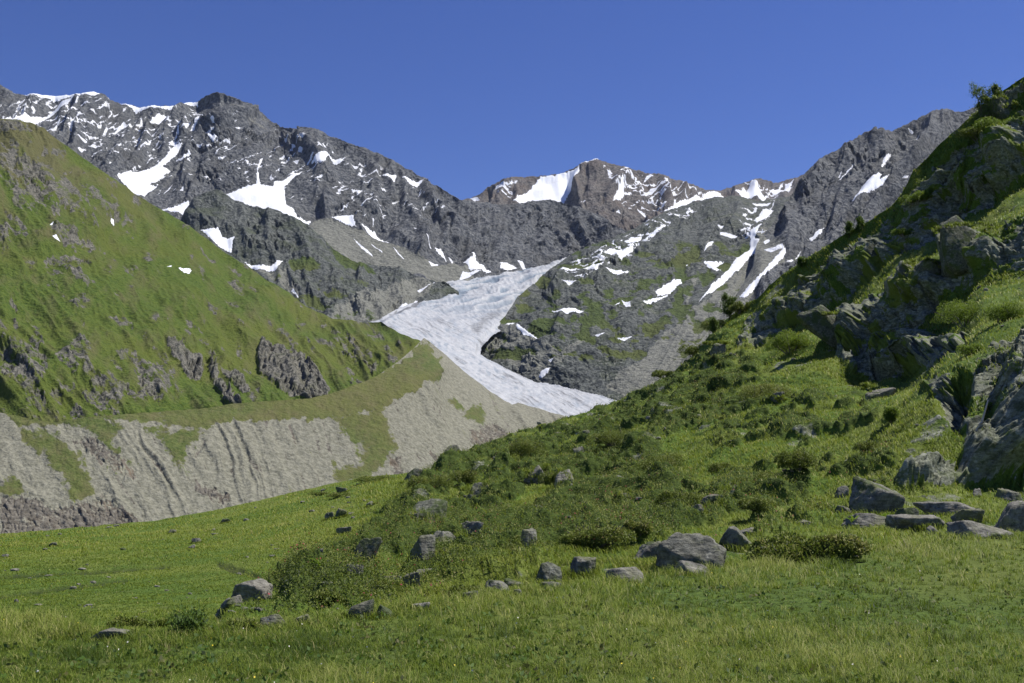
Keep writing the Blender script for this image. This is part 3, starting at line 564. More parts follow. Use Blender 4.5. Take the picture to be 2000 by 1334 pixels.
# ---- green valley side on the left
CRAGS = [A5([(920,320),(980,330),(1030,390),(1110,420),(1140,470),(1110,510),(1040,500),(1000,460),(950,410)]), A5([(1150,415),(1200,430),(1220,520),(1280,600),(1340,700),(1300,710),(1240,640),(1190,550)]),
 A5([(1430,390),(1450,330),(1520,360),(1600,400),(1680,430),(1740,480),(1830,590),(1800,640),(1700,660),(1640,640),(1560,600),(1490,540),(1440,480)]), A5([(1210,450),(1330,500),(1390,610),(1350,620),(1250,520)])]
CRAG2 = [A5([(740,440),(800,420),(870,430),(970,470),(960,560),(900,640),(820,620),(760,560)]), A5([(400,300),(470,290),(510,380),(480,470),(400,510),(300,420)]), A5([(0,310),(100,340),(180,280),(280,440),(220,560),(240,700),(160,690),(100,560),(0,520)]), A5([(490,560),(620,520),(720,560),(690,640),(560,720),(480,680)]),
 A5([(150,180),(230,210),(190,240)]), A5([(600,200),(680,190),(740,220),(740,260),(660,240)]), A5([(1690,300),(1760,420),(1720,400)]), A5([(1860,330),(1920,330),(1987,420),(1930,400)]), A5([(0,700),(120,740),(170,770),(60,770)]), A5([(310,540),(420,560),(400,600),(330,590)]), A5([(640,370),(720,350),(720,420),(640,440)]), A5([(1640,180),(1720,240),(1690,250)]), A5([(1310,440),(1400,470),(1380,500)]),
 A1([(270,890),(340,865),(420,900),(560,990),(600,1010),(500,1000),(340,970)]), A1([(420,650),(520,690),(700,800),(760,860),(640,850),(540,780)]), A1([(1270,1140),(1360,1200),(1320,1230),(1270,1180)]), A1([(980,880),(1050,900),(1040,930),(990,910)]), A1([(1100,1010),(1200,1060),(1160,1070)]), A1([(0,470),(100,450),(300,600),(420,760),(560,900),(480,880),(300,740),(100,620),(0,590)]), A1([(360,1100),(460,1120),(530,1200),(480,1240),(400,1170)]), A1([(240,1030),(420,1020),(560,1070),(420,1090),(260,1080)]), A1([(690,890),(760,920),(740,940)]), A1([(0,300),(90,300),(200,360),(120,380),(0,350)]), A1([(560,760),(640,780),(740,850),(690,880),(600,830)]), A1([(0,850),(120,880),(160,930),(0,920)]),
 A6([(325,270),(400,260),(430,300),(380,320),(335,310)]), A6([(310,370),(350,365),(420,480),(440,510),(380,490)]), A6([(150,320),(200,315),(280,430),(200,390)]), A6([(0,450),(60,480),(120,600),(100,650),(0,660)]), A6([(220,450),(260,460),(320,550),(240,560)]), A6([(410,340),(450,345),(500,440),(490,480),(430,400)]), A6([(130,260),(170,270),(180,300),(140,295)])]
def rel(s, P, px, py, N):
    mpp = P[..., 1] / F
    r1 = pmask(px, py, CRAGS, 3, 9, 14); r2 = pmask(px, py, CRAG2, 6, 14, 16)
    n = fbm(np.stack([(px - .55 * py) / 26, py / 34, px * 0 + 11], -1), 5, .6)
    top = 1 - sstep(300, 520, py + .12 * px)
    cl = fbm(np.stack([px / 90, py / 70, px * 0 + 63], -1), 3)
    sp = sstep(.12, .32, n + .9 * cl * .5 + .10 * top + .10 * sstep(650, 800, py) * (1 - sstep(250, 420, px)))
    nb_ = fbm(np.stack([(px - .5 * py) / 13, py / 15, px * 0 + 21], -1), 5, .65)
    rock = np.clip(np.maximum(r1 * (.95 + .9 * nb_), r2 * (.62 + 1.7 * nb_)), 0, 1); rock = np.maximum(rock, sp * (.6 + .8 * nb_).clip(0, 1))
    g = pxrelief(px, py, -.75, 110, 420, 41.0, 4); g = g + .35 * pxrelief(px, py, -.6, 34, 150, 44.0, 3)
    lump = fbm(np.stack([px / 40, py / 40, px * 0 + 6], -1), 5, .55)
    w1 = fbm(np.stack([px / 20, py / 20, px * 0 + 51], -1), 4, .6); w2 = fbm(np.stack([px / 20, py / 20, px * 0 + 57], -1), 4, .6); bl = 0
    for f_, a_ in ((30, 1.8), (13, .7), (6, .22)):
        b_, e_ = blocks(np.stack([(px - .45 * py) / f_ + w1, py / (f_ * 1.4) + w2, px * 0 + f_], -1)); bl = bl + a_ * (b_ - .2 * (1 - sstep(0, .2, e_)))
    d = 21 * g + 30 * fbm(np.stack([px / 150, py / 110, px * 0 + 33], -1), 3) + 4 * lump + .4 * fbm(np.stack([px / 5, py / 5, px * 0], -1), 3, .6)
    rr = blur(rock, 2, 1)
    d = d + rr * (3.0 * bl + 2) + r1 * (9 + 2.8 * bl) + .5 * bl * sstep(-.1, .2, n)
    grass = 1.05 - 1.05 * rock - .22 * top * sstep(-.1, .3, lump)
    sm = pmask(px, py, snowpolys('slope'), 4); d = d * (1 - sm) + blur(d, 8) * sm
    pale = sstep(.05, .3, fbm(np.stack([(px - .9 * py) / 30, py / 90, px * 0 + 77], -1), 3)) * top
    sc = np.maximum(.45 * pale, pmask(px, py, [A5([(760,750),(960,760),(1100,820),(980,830),(760,790)]), A5([(100,790),(300,830),(360,900),(140,880)])], 6, 14))
    brown = top * sstep(-.15, .25, fbm(np.stack([(px - .6 * py) / 60, py / 120, px * 0 + 91], -1), 4))
    return d * mpp, dict(brown=np.clip(brown + .45 * sstep(.0, .3, n) + .5 * sstep(.0, .35, lump), 0, 1), snow=pmask(px, py, snowpolys('slope', False), 1.6, 1, 6), scree=sc, grass=np.clip(grass - sc * .9, 0, 1))
LAND['slope'] = Sheet([
 [(-900,60,1250),(-400,130,1350),(-200,170,1420),(0,232,1500),(30,234,1510),(60,240,1520),(85,250,1520),(100,262,1520),(150,300,1540),(200,335,1560),(260,377,1580),(330,417,1600),(390,457,1600),(440,491,1600),(500,531,1590),(560,571,1560),(610,606,1530),(650,623,1500),(700,629,1470),(745,629,1430),(760,640,1390),(775,650,1350),(800,658,1290),(815,662,1250),(860,690,1180),(900,740,1150)],
 [(-900,480,900),(0,560,1000),(200,600,1050),(440,650,1180),(600,690,1180),(700,690,1150),(760,685,1130),(815,668,1180),(860,700,1150),(900,745,1130)],
 [(-900,800,700),(0,808,790),(100,830,780),(230,812,810),(400,800,860),(450,792,870),(600,782,910),(690,757,960),(760,722,1040),(810,682,1150),(830,668,1200),(860,720,1120),(900,755,1110)],
 [(-900,900,800),(0,900,900),(400,880,1000),(700,850,1100),(830,740,1300),(900,800,1300)]],
 -260, 880, 1.5, 1.5, rel, back=(5, 40, .7), smooth=4, jag=(6, 60), hp=90)
# ---- lateral moraine with its eroded face
FISS = [A5([(1340,925),(1365,925),(1400,985),(1445,1050),(1435,1065),(1400,1040),(1370,980)]), A5([(1500,780),(1512,780),(1545,900),(1535,910)]), A5([(1600,800),(1612,790),(1655,880),(1645,895)]), A5([(740,850),(770,890),(860,990),(940,1090),(925,1100),(840,1000)]), A5([(1070,980),(1130,880),(1140,885),(1085,985)]), A6([(650,900),(680,930),(745,1010),(735,1025),(670,950)])]
VEG = [A5([(90,830),(330,840),(430,960),(500,1100),(570,1180),(420,1230),(350,1290),(385,1190),(320,1060),(240,960),(160,930)]), A5([(560,770),(700,790),(640,880),(720,1000),(640,1070),(560,960),(480,840),(420,800)]), A5([(760,790),(1100,820),(1180,822),(1120,870),(1010,1010),(960,980),(880,880)]),
 A6([(140,770),(420,700),(450,790),(510,920),(440,1010),(340,1090),(200,1110),(140,1050),(320,1000),(250,890)]), A5([(0,1040),(60,1080),(190,1210),(120,1240),(0,1260)]), A6([(760,640),(960,700),(1060,860),(960,820),(860,740)])]
def rel(s, P, px, py, N):
    mpp = P[..., 1] / F
    bare = 1 - pmask(px, py, VEG, 16, 26, 22) * .9
    bare = bare * (1 - pmask(px, py, [A5([(0,700),(90,790),(330,800),(560,760),(760,770),(1100,815),(1290,770),(1500,770),(1820,745),(1987,760),(2010,550),(0,600)])], 5, 16, 16))
    bare = bare * (1 - pmask(px, py, [A6([(0,670),(220,590),(400,500),(540,440),(640,320),(730,420),(765,490),(740,530),(640,570),(520,640),(420,700),(200,745),(60,760),(0,780)])], 6, 18, 16))
    k = np.interp(px, [0, 300, 520, 720, 760, 1000], [-.6, -.62, -.34, -.28, -.5, -.62]).astype(np.float32)
    q = px + k * (py - 800) + 7 * fbm(np.stack([px / 70, py / 60, px * 0 + 90], -1), 3)
    w_ = fbm(np.stack([px / 50, py / 70, px * 0], -1), 3) * .5
    g1 = ridged(np.stack([q / 42 + w_, py / 420, px * 0 + 61], -1), 3); g2 = ridged(np.stack([q / 15 + w_, py / 170, px * 0 + 64], -1), 4); g3 = ridged(np.stack([q / 6 + w_, py / 60, px * 0 + 67], -1), 3)
    lump = fbm(np.stack([px / 30, py / 30, px * 0 + 3], -1), 5, .6)
    fis = pmask(px, py, FISS, 3, 5, 10)
    d = bare * (3.4 * sstep(.3, .9, g1) * (.4 + 1.2 * sstep(-.2, .3, fbm(np.stack([q / 90, py / 200, px * 0 + 95], -1), 2))) + 1.3 * g2 * sstep(-.02, .25, fbm(np.stack([q / 40, py / 90, px * 0 + 96], -1), 3)) + .3 * g3 - 3) - 2.2 * fis + (4 - 2.6 * bare) * lump + (.35 - .15 * bare) * fbm(np.stack([px / 3.5, py / 3.5, px * 0], -1), 3, .7)
    red = pmask(px, py, [A5([(0,1200),(160,1180),(280,1260),(420,1230),(560,1180),(760,1300),(800,1500),(0,1500)]), A5([(400,880),(520,860),(760,1040),(740,1110),(560,1000)]), A6([(440,1000),(520,930),(560,1080),(480,1090)]), A6([(900,820),(1000,780),(1100,800),(1160,880),(980,960),(900,900)]), A5([(1040,1100),(1160,1130),(1300,1180),(1250,1240),(1130,1190)])], 8, 16)
    b, e = blocks(np.stack([px / 12, py / 14, px * 0 + 70], -1))
    d = d + red * (2.5 * b - 2 * (1 - sstep(0, .3, e)))
    veg = sstep(.05, .35, fbm(np.stack([q / 24, py / 110, px * 0 + 8], -1), 4, .6)) * sstep(.35, .5, 1 - .3 * bare)
    grass = np.clip((1 - bare) * (.84 + .5 * lump) + .40 * bare * veg, 0, 1)
    crest = pmask(px, py, [A6([(0,670),(220,590),(400,500),(540,440),(640,320),(720,400),(760,490),(640,560),(500,640),(380,700),(200,740),(0,770)])], 6, 6)
    grass = np.maximum(grass, crest * (.50 + .75 * lump + .25 * fbm(np.stack([px / 9, py / 6, px * 0 + 44], -1), 3)))
    return d * mpp, dict(snow=0 * px, brown=np.clip(1.6 * fbm(np.stack([px / 26, py / 20, px * 0 + 71], -1), 4, .65) + .25, 0, 1), scree=np.clip(1 - .55 * red - .5 * fis - .46 * sstep(.02, .35, fbm(np.stack([q / 11 + w_, py / 120, px * 0 + 66], -1), 4, .6)), 0, 1), grass=grass * (1 - .75 * red))
LAND['moraine'] = Sheet([
 [(-900,795,690),(0,806,785),(100,826,780),(170,815,790),(230,810,805),(400,798,850),(450,789,865),(520,784,885),(600,779,905),(650,768,930),(690,753,955),(730,738,990),(760,718,1030),(790,696,1080),(812,676,1140),(828,660,1190),(840,668,1190),(870,693,1190),(900,720,1190),(920,736,1190),(960,766,1190),(985,782,1190),(1000,791,1190),(1012,786,1190),(1025,790,1190),(1060,801,1180),(1110,815,1170),(1200,835,1150),(1340,860,1130)],
 [(-900,830,670),(0,840,760),(230,825,790),(400,815,830),(470,815,845),(600,818,870),(650,815,885),(745,775,935),(800,745,985),(850,715,1060),(880,712,1140),(960,790,1120),(1060,812,1130),(1200,850,1110),(1340,880,1080)],
 [(-900,1060,590),(0,1060,640),(300,1030,690),(500,1000,735),(650,960,790),(800,930,850),(900,900,920),(1040,850,1050),(1200,880,1050),(1340,920,1020)],
 [(-900,1200,540),(0,1200,560),(500,1120,640),(800,1030,740),(1040,950,900),(1340,1000,880)]],
 -260, 1300, 1.3, 1.3, rel, back=(3, 14, .5), smooth=3, jag=(2, 26), taper=8)

NAMES = dict(massif=('mountain', M_far, 'broad dark rock massif with snow gullies behind the green slope, pointed summit at left'), shoulder=('mountain', M_mid, 'dark rock knob and grassy shoulder below the massif beside the glacier'), peak=('mountain', M_peak, 'snow flecked central peak at the head of the glacier'),
  knoll=('hill', M_mid, 'green and grey rocky hill rising right of the glacier'), spur=('mountain', M_far, 'steep dark mountain with few snow streaks behind the near hillside'), slope=('mountainside', M_green, 'green grassy valley side with dark crags at the left'),
  moraine=('moraine', M_mor, 'pale grey eroded moraine bank with gullies below the green slope'), glacier=('glacier', M_ice, 'grey white crevassed glacier tongue winding down between the mountains'))
for k, (nm, mt, lb) in NAMES.items():
    s = LAND[k]; keep = None
    if k == 'glacier': keep = sdist(s.PX, s.PY, GLPOLY) > -3
    tag(s.obj(nm, mt, keep), lb, kind='structure')

def snowpatch(s, poly, label):
    po = np.array(poly); lo = po.min(0) - 5; hi = po.max(0) + 5
    gx, gy = np.meshgrid(np.arange(lo[0], hi[0], 1.1), np.arange(lo[1], hi[1], 1.1)); gx = gx.astype(np.float32); gy = gy.astype(np.float32)
    d = sdist(gx, gy, po) + 3.4 * fbm(np.stack([gx / 6, gy / 6, gx * 0 + po[0, 0]], -1), 4, .65)
    P = blur(s.at(gx, gy), 1, 1); N = blur(s.at(gx, gy, s.N), 3, 2); N /= np.linalg.norm(N, axis=-1, keepdims=True) + 1e-9
    mpp = P[..., 1:2] / F
    V = P + N * mpp * (np.clip(d / 3.0, -1.0, 1.0) * 1.5 + .7)[..., None] + N * mpp * .35 * fbm(np.stack([gx / 12, gy / 12, gx * 0], -1), 3)[..., None]
    f = gridfaces(*gx.shape); keep = (d > -.4).ravel(); f = f[keep[f].all(1)]
    if len(f) == 0: return
    u, inv = np.unique(f, return_inverse=True); q = inv.reshape(f.shape); lab = np.arange(len(u))
    for _ in range(400):
        mn = lab[q].min(1); l2 = lab.copy(); np.minimum.at(l2, q.ravel(), np.repeat(mn, 4))
        if (l2 == lab).all(): break
        lab = l2
    f = f[lab[q[:, 0]] == np.bincount(lab).argmax()]; u, inv = np.unique(f, return_inverse=True)
    o = mkmesh('snow_patch', V.reshape(-1, 3)[u], inv.reshape(f.shape), M_snow)
    tag(o, label, 'snow patch', 'snow patches on the mountains')
for k, p, l in SNOW:
    if l: snowpatch(LAND[k], p, l)

# ------------------------------------------------------------------ near hillside and meadow
ROCKY = [[(1432,690),(1450,636),(1500,592),(1560,548),(1620,500),(1700,452),(1762,400),(1800,345),(1850,288),(1905,270),(1960,262),(2000,232),(2300,100),(2300,200),(2000,362),(1900,432),(1800,492),(1730,520),(1690,560),(1640,600),(1560,632),(1480,684)],
 [(1900,222),(1950,185),(2000,150),(2300,0),(2300,60),(2000,185),(1950,210)],
 [(1622,690),(1640,640),(1690,580),(1740,560),(1800,525),(1870,480),(2000,425),(2300,290),(2300,400),(2000,540),(1900,560),(1850,575),(1800,640),(1850,665),(1890,650),(1900,680),(1830,715),(1780,738),(1740,752),(1700,748),(1660,722)],
 [(1800,745),(1850,715),(1900,700),(2000,655),(2300,560),(2300,930),(2000,945),(1850,945),(1870,900),(1880,850),(1840,820)],
 [(1745,945),(1780,915),(1830,898),(1870,900),(1870,955),(1760,958)]]
BULGE = [(1995,800,56,150,1.5),(1935,895,70,38,1.0),(1990,930,60,25,.8),(1850,805,44,75,-1.6),(1790,930,50,22,.5),(1640,560,30,48,.9),(1700,520,52,52,1.2),(1560,610,50,30,.8),(1930,340,62,62,1.8),(1860,400,40,30,-1),(1985,290,40,60,1.4),(1660,640,26,42,1.2),(1790,560,62,25,1.2),(1900,500,62,35,1.4),(1765,690,72,46,1.4),(1850,600,50,20,-.8)]
def rel(s, P, px, py, N):
    x, y, z = P[..., 0], P[..., 1], P[..., 2]
    j = fbm(np.stack([px / 22, py / 22, px * 0 + 2], -1), 4, .6)
    rock = np.zeros_like(px)
    for po in ROCKY:
        po = np.array(po); lo = po.min(0) - 30; hi = po.max(0) + 30; m = (px > lo[0]) & (px < hi[0]) & (py > lo[1]) & (py < hi[1])
        if m.any(): rock[m] = np.maximum(rock[m], sstep(-5, 5, sdist(px[m], py[m], po) - 5 + 18 * j[m]))
    patch = sstep(.22, .34, fbm(np.stack([x / 3.2, y / 3.2, z * 0 + 31], -1), 4, .55)) * sstep(650, 800, px + .3 * (py - 1000)) * .55
    # heath: cushions of dwarf shrub
    wz = pmask(px, py, [[(860,900),(1000,845),(1200,785),(1400,660),(1480,700),(1500,770),(1440,820),(1300,870),(1330,930),(1450,960),(1500,1010),(1250,1080),(1000,1110),(860,1150),(600,1230),(480,1230),(560,1130),(700,1050),(760,990)]], 40, 20)
    wz2 = pmask(px, py, [[(1400,760),(1700,760),(1800,900),(1750,960),(1500,1060),(1400,1020)]], 30, 20) * .75
    h0 = fbm(np.stack([x / 2.6, y / 2.6, z / 3 + 5], -1), 4, .55)
    heath = np.maximum(wz, wz2) * sstep(-.07, .15, h0 + .14 * (wz - .5)) * (1 - rock)
    far = np.clip(y / 40, .5, 2.2)
    hw = sstep(25, 60, y); hum = (1 - hw) * fbm(np.stack([x / 1.4, y / 1.4, z * 0 + 1], -1), 4, .5) + hw * fbm(np.stack([x / 3.2, y / 3.2, z * 0 + 1], -1), 4, .5); bil = 1 - np.abs(perlin(np.stack([x / .9, y / .9, z / .9], -1))) * 1.6
    slope_zone = sstep(700, 1000, px + .2 * (py - 900))
    d = .10 * hum + slope_zone * .40 * hum * far * (1 - rock) + heath * (.26 * bil + 1.3 * np.clip(h0 + .10, 0, 1))
    d = d + slope_zone * .5 * fbm(np.stack([x / 7, y / 7, z / 7], -1), 3) * (1 - rock)
    sd = np.full_like(px, -99.); m_ = (px > 380) & (px < 1000) & (py > 880); bank = [(880,905),(830,955),(800,1005),(770,1050),(715,1072),(690,1130),(600,1140),(560,1165),(500,1180),(440,1205),(425,1260),(1400,1260),(1400,880)]
    if m_.any(): sd[m_] = sdist(px[m_], py[m_], bank) + 16 * j[m_]
    d = d + .42 * sstep(-6, 14, sd) * (1 - sstep(18, 85, sd)) * np.clip(y / 30, .7, 1.6)
    # terracettes and rivulet lines on the level meadow at the left
    track = pmask(px, py, [[(-300,1140),(0,1122),(200,1112),(330,1106),(330,1110),(200,1119),(0,1130),(-300,1150)], [(-300,1175),(0,1160),(110,1146),(250,1130),(250,1137),(110,1154),(0,1170),(-300,1190)], [(420,1095),(470,1108),(520,1130),(480,1126),(430,1110)]], 3, 5, 30)
    d = d - .10 * track
    # bedrock: overlapping slabs dipping down to the left, cut into blocks
    ks = .62 * px + py
    bw = fbm(np.stack([px / 90, py / 90, px * 0 + 4], -1), 3) * 40
    saw = ((ks + bw) / 44.0) % 1.0; saw = np.where(saw < .86, saw / .86, (1 - saw) / .14)
    saw2 = ((ks + bw * 1.7) / 15.0) % 1.0; saw2 = np.where(saw2 < .8, saw2 / .8, (1 - saw2) / .2)
    u = (px - .62 * py); w1 = fbm(np.stack([px / 50, py / 50, px * 0 + 14], -1), 4, .6); w2 = fbm(np.stack([px / 50, py / 50, px * 0 + 24], -1), 4, .6)
    mpp = y / F; f3 = fbm(np.stack([x / .8, y / .8, z / .5], -1), 4, .6); dr = 0; crk = 0
    for su, sv, a in ((150, 80, 15), (64, 34, 7.5), (26, 13, 2.6), (11, 6, .8)):
        b_, e_ = blocks(np.stack([u / su + w1 * .8, ks / sv + w2 * .8, px * 0 + su], -1)); cr = 1 - sstep(0, .09, e_)
        dr = dr + a * b_ - .10 * a * cr; crk = np.maximum(crk, cr * (.8 if su == 64 else .4 if su == 150 else 0))
    lay = sstep(-.2, .2, fbm(np.stack([px / 120, py / 120, px * 0 + 8], -1), 2) + .3 * sstep(1600, 1750, px) * (1 - sstep(560, 640, py + .5 * (1900 - px))))
    dr = (dr + lay * (4.5 * (saw - .5) + 1.2 * (saw2 - .5))) * mpp + .06 * f3
    for cx, cy, rx, ry, am in BULGE: dr = dr + am * sstep(1.15, .6, np.sqrt(((px - cx + .35 * (py - cy) + 14 * j) / rx) ** 2 + ((py - cy + 10 * j) / ry) ** 2))
    rr = blur(rock, 2, 1)
    d = d + rr * (dr + .25) + patch * .2 * f3
    crack = rr * crk * sstep(-.1, .3, f3) * .8
    moss = rock * sstep(-.1, .14, fbm(np.stack([x / 2.2, y / 2.2, z / 1.4 + 40], -1), 4, .6)) * .9 * (1 - .15 * sstep(1880, 1920, px) * sstep(690, 720, py))
    dark = np.clip(track, 0, 1)
    return d, dict(rock=np.clip(np.maximum(rock * 1.25 - moss, patch), 0, 1), heath=heath, crack=np.clip(crack, 0, 1), dark=dark)
HILL = Sheet([
 [(-700,1050,70),(0,1043,75),(150,1031,80),(300,1017,85),(380,1004,87),(450,990,88),(530,972,90),(600,955,92),(660,942,92),(720,931,92),(780,926,88),(850,916,85),(900,888,88),(940,872,92),(1000,851,96),(1060,833,102),(1130,809,106),(1200,788,110),(1250,765,111),(1300,738,112),(1345,705,110),(1390,664,108),(1415,625,106),(1440,606,105),(1480,582,102),(1500,558,100),(1530,535,99),(1600,490,96),(1640,462,95),(1700,430,93),(1740,402,92),(1760,380,91),(1770,362,91),(1782,337,90),(1810,307,90),(1843,273,89),(1873,248,88),(1900,224,88),(1930,200,87),(1960,175,86),(2000,150,86),(2200,40,84),(2700,-160,82)],
 [(-700,1130,38),(0,1125,40),(300,1108,43),(450,1085,46),(600,1050,50),(720,1015,52),(850,985,54),(1000,930,62),(1200,865,72),(1390,725,84),(1430,692,90),(1480,680,92),(1560,632,91),(1640,597,89),(1760,500,86),(1900,425,83),(2000,368,81),(2700,60,77)],
 [(-700,1160,31),(0,1155,32),(300,1140,34),(450,1120,36),(600,1090,39),(720,1060,41),(850,1040,41),(1000,990,46),(1200,930,54),(1390,790,68),(1480,735,75),(1560,700,77),(1640,660,78),(1700,598,76),(1800,530,73),(1900,475,71),(2000,422,69),(2700,130,66)],
 [(-700,1180,26),(0,1175,27),(300,1160,28),(450,1145,30),(600,1120,32),(720,1090,33),(850,1070,33),(1000,1030,36),(1200,980,43),(1390,850,56),(1480,800,62),(1560,760,66),(1620,735,69),(1700,756,71),(1780,742,69),(1850,670,67),(1920,575,66),(2000,548,65),(2700,280,62)],
 [(-700,1200,22),(0,1195,23),(300,1180,24),(450,1165,25),(600,1145,26),(850,1100,28),(1000,1060,31),(1200,1020,35),(1440,940,41),(1600,890,43),(1700,845,43),(1800,762,42),(1850,718,41),(2000,652,40),(2700,430,38)],
 [(-700,1220,18),(0,1215,18.5),(300,1200,20),(500,1190,21),(700,1160,22),(850,1130,23),(1000,1095,25),(1200,1062,27),(1440,1037,28),(1700,1000,29),(1840,948,32),(2000,938,34),(2700,900,33)],
 [(-700,1330,13),(0,1300,13.5),(500,1270,14.5),(850,1215,16),(1000,1195,17),(1440,1130,19),(2000,1075,20.5),(2700,1035,22)]],
 -420, 2420, 1.5, 1.3, rel, back=(6, 4, .8), smooth=4, jag=(3, 40), taper=8, near=True)
tag(HILL.obj('hillside', M_near), 'near grassy hillside with mossy rock bands rising to the right', kind='structure')

CREST = [(-700,1222),(0,1212),(120,1216),(200,1238),(300,1240),(380,1232),(500,1222),(600,1214),(700,1196),(860,1180),(950,1164),(1100,1150),(1250,1128),(1450,1108),(1600,1088),(1800,1062),(2000,1040),(2700,985)]
def gplane(y): return CAMZ * F / (y - HOR)
def rel(s, P, px, py, N):
    x, y = P[..., 0], P[..., 1]
    d = .10 * fbm(np.stack([x / 2.2, y / 2.2, x * 0 + 3], -1), 3) + .035 * fbm(np.stack([x / .35, y / .35, x * 0], -1), 3)
    return d * sstep(0, 60, py - py[s.nb:s.nb + 1]), dict(rock=0 * x, heath=0 * x, crack=0 * x, dark=.35 + 0 * x)
MEAD = Sheet([[(x, y, gplane(y)) for x, y in CREST], [(x, 1334, gplane(1334)) for x in (-700, 2700)], [(x, 1900, gplane(1900)) for x in (-700, 2700)], [(x, 4000, gplane(4000)) for x in (-700, 2700)]],
 -660, 2660, 8, 6, rel, back=(8, .6, .38), smooth=0, jag=(5, 120), taper=2, near=True)
tag(MEAD.obj('meadow', M_near), 'grassy foreground meadow sloping up to the right', kind='structure')

# ------------------------------------------------------------------ grass and leaves
def nrm(v): return v / (np.linalg.norm(v, axis=-1, keepdims=True) + 1e-9)
def blade_mesh(B, h, w, lean, rng, up=None, wind=(-.5, .15, 0)):
    n = len(B); az = rng.rand(n) * 2 * np.pi
    sd = np.stack([np.cos(az), np.sin(az), az * 0], -1); bd = nrm(np.stack([-np.sin(az), np.cos(az), az * 0], -1) * rng.choice([-1, 1], n)[:, None] + np.array(wind))
    up = np.array([0, 0, 1.]) if up is None else up
    h = h[:, None]; w = w[:, None] * .5; lean = lean[:, None]
    m = B + up * h * .55 + bd * h * lean * .3; t = B + up * h * (1 - .35 * lean) + bd * h * lean * .95
    V = np.stack([B - sd * w, B + sd * w, m + sd * w * .75, m - sd * w * .75, t], 1)
    a = np.arange(n)[:, None] * 5
    return V.reshape(-1, 3), [a + np.array([0, 1, 2, 3]), a + np.array([3, 2, 4])]
def leaf_mesh(B, size, rng, upbias=.6, asp=.5):
    n = len(B); d = nrm(rng.normal(size=(n, 3)) + np.array([0, 0, upbias])); r = nrm(np.cross(d, rng.normal(size=(n, 3))))
    s = size[:, None]; V = np.stack([B, B + d * s * .5 + r * s * asp * .5, B + d * s, B + d * s * .5 - r * s * asp * .5], 1)
    return V.reshape(-1, 3), np.arange(n)[:, None] * 4 + np.arange(4)

M_grass = mat_leaf('grass_blades', (.048, .086, .010), (.145, .208, .022), (.245, .300, .044), (.48, .44, .19), trans=.4, soft=.6)
M_turf = mat_leaf('turf_blades', (.055, .096, .012), (.155, .210, .024), (.245, .280, .042), (.38, .34, .14), trans=.4, soft=.6)
M_heath = mat_leaf('heath_leaves', (.022, .036, .008), (.078, .112, .016), (.165, .205, .030), (.240, .215, .065), trans=.3)
M_bright = mat_leaf('bright_leaves', (.060, .110, .012), (.140, .215, .024), (.230, .290, .042), trans=.45)
M_fern = mat_leaf('fern_fronds', (.090, .170, .012), (.170, .270, .025), trans=.5)
M_needle = mat_leaf('pine_needles', (.020, .044, .010), (.055, .105, .018), (.110, .170, .030), trans=.3)
M_flower = mat_leaf('alpine_rose_petals', (.20, .030, .045), (.36, .060, .075), trans=.3)
M_twig = mat_plain('grey_twigs', (.10, .085, .07), (.22, .20, .17), 30, .004); M_dead = mat_plain('bleached_wood', (.30, .28, .24), (.50, .47, .42), 12, .01); M_bark = mat_plain('pine_bark', (.06, .05, .04), (.13, .11, .09), 14, .02)

rng = np.random.RandomState(3)
# tall grass of the foreground: density even over the picture, so a thin far turf and a thicker near one
K = 12; nt = 27000; px = rng.rand(nt) * 2700 - 350; t = rng.rand(nt); cy = np.interp(px, *np.array(CREST).T)
py = cy - 2 + (1470 - cy) * t ** 1.1
Bt = MEAD.at(px, py); q = np.stack([Bt[:, 0] / .8, Bt[:, 1] / .8, px * 0], -1); pat = fbm(q, 3); pat2 = fbm(q / 4 + 9, 3); rt = rng.rand(nt)
edge = np.exp(-((py - cy) / 45) ** 2); th = (.05 + .06 * rt) * (1 + .55 * edge) * (1 + 1.2 * pat + .9 * pat2).clip(.35, 2.0); tt = .34 + .7 * pat2 + .45 * pat + .28 * rng.normal(size=nt) + .12 * edge
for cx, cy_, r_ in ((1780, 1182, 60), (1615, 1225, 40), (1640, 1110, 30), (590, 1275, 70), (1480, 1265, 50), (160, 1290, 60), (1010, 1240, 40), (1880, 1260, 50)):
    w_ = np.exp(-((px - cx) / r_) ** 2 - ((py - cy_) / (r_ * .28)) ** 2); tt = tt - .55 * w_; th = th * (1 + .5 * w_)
n = nt * K; R_ = lambda a: np.repeat(a, K, 0); az = rng.rand(n) * 6.283; rad = R_(th) * .45 * rng.rand(n); dirv = np.stack([np.cos(az), np.sin(az), az * 0], -1)
B = R_(Bt) + dirv * rad[:, None]; Y = B[:, 1]; h = R_(th) * (.6 + .6 * rng.rand(n)) * np.where(rng.rand(n) < .02, 1.9, 1)
ww = np.maximum(.003, .95 * Y / F) * (.7 + .7 * rng.rand(n))
tint = np.clip(R_(tt) + .16 * rng.normal(size=n), 0, .82); tint = np.where(rng.rand(n) < .03, 1.0, tint)
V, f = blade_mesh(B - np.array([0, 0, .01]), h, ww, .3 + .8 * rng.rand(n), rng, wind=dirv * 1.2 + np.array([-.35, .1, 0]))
tag(mkmesh('grass', V, f, M_grass, dict(tint=np.repeat(tint, 5))), 'long fine grass covering the foreground meadow', kind='stuff')

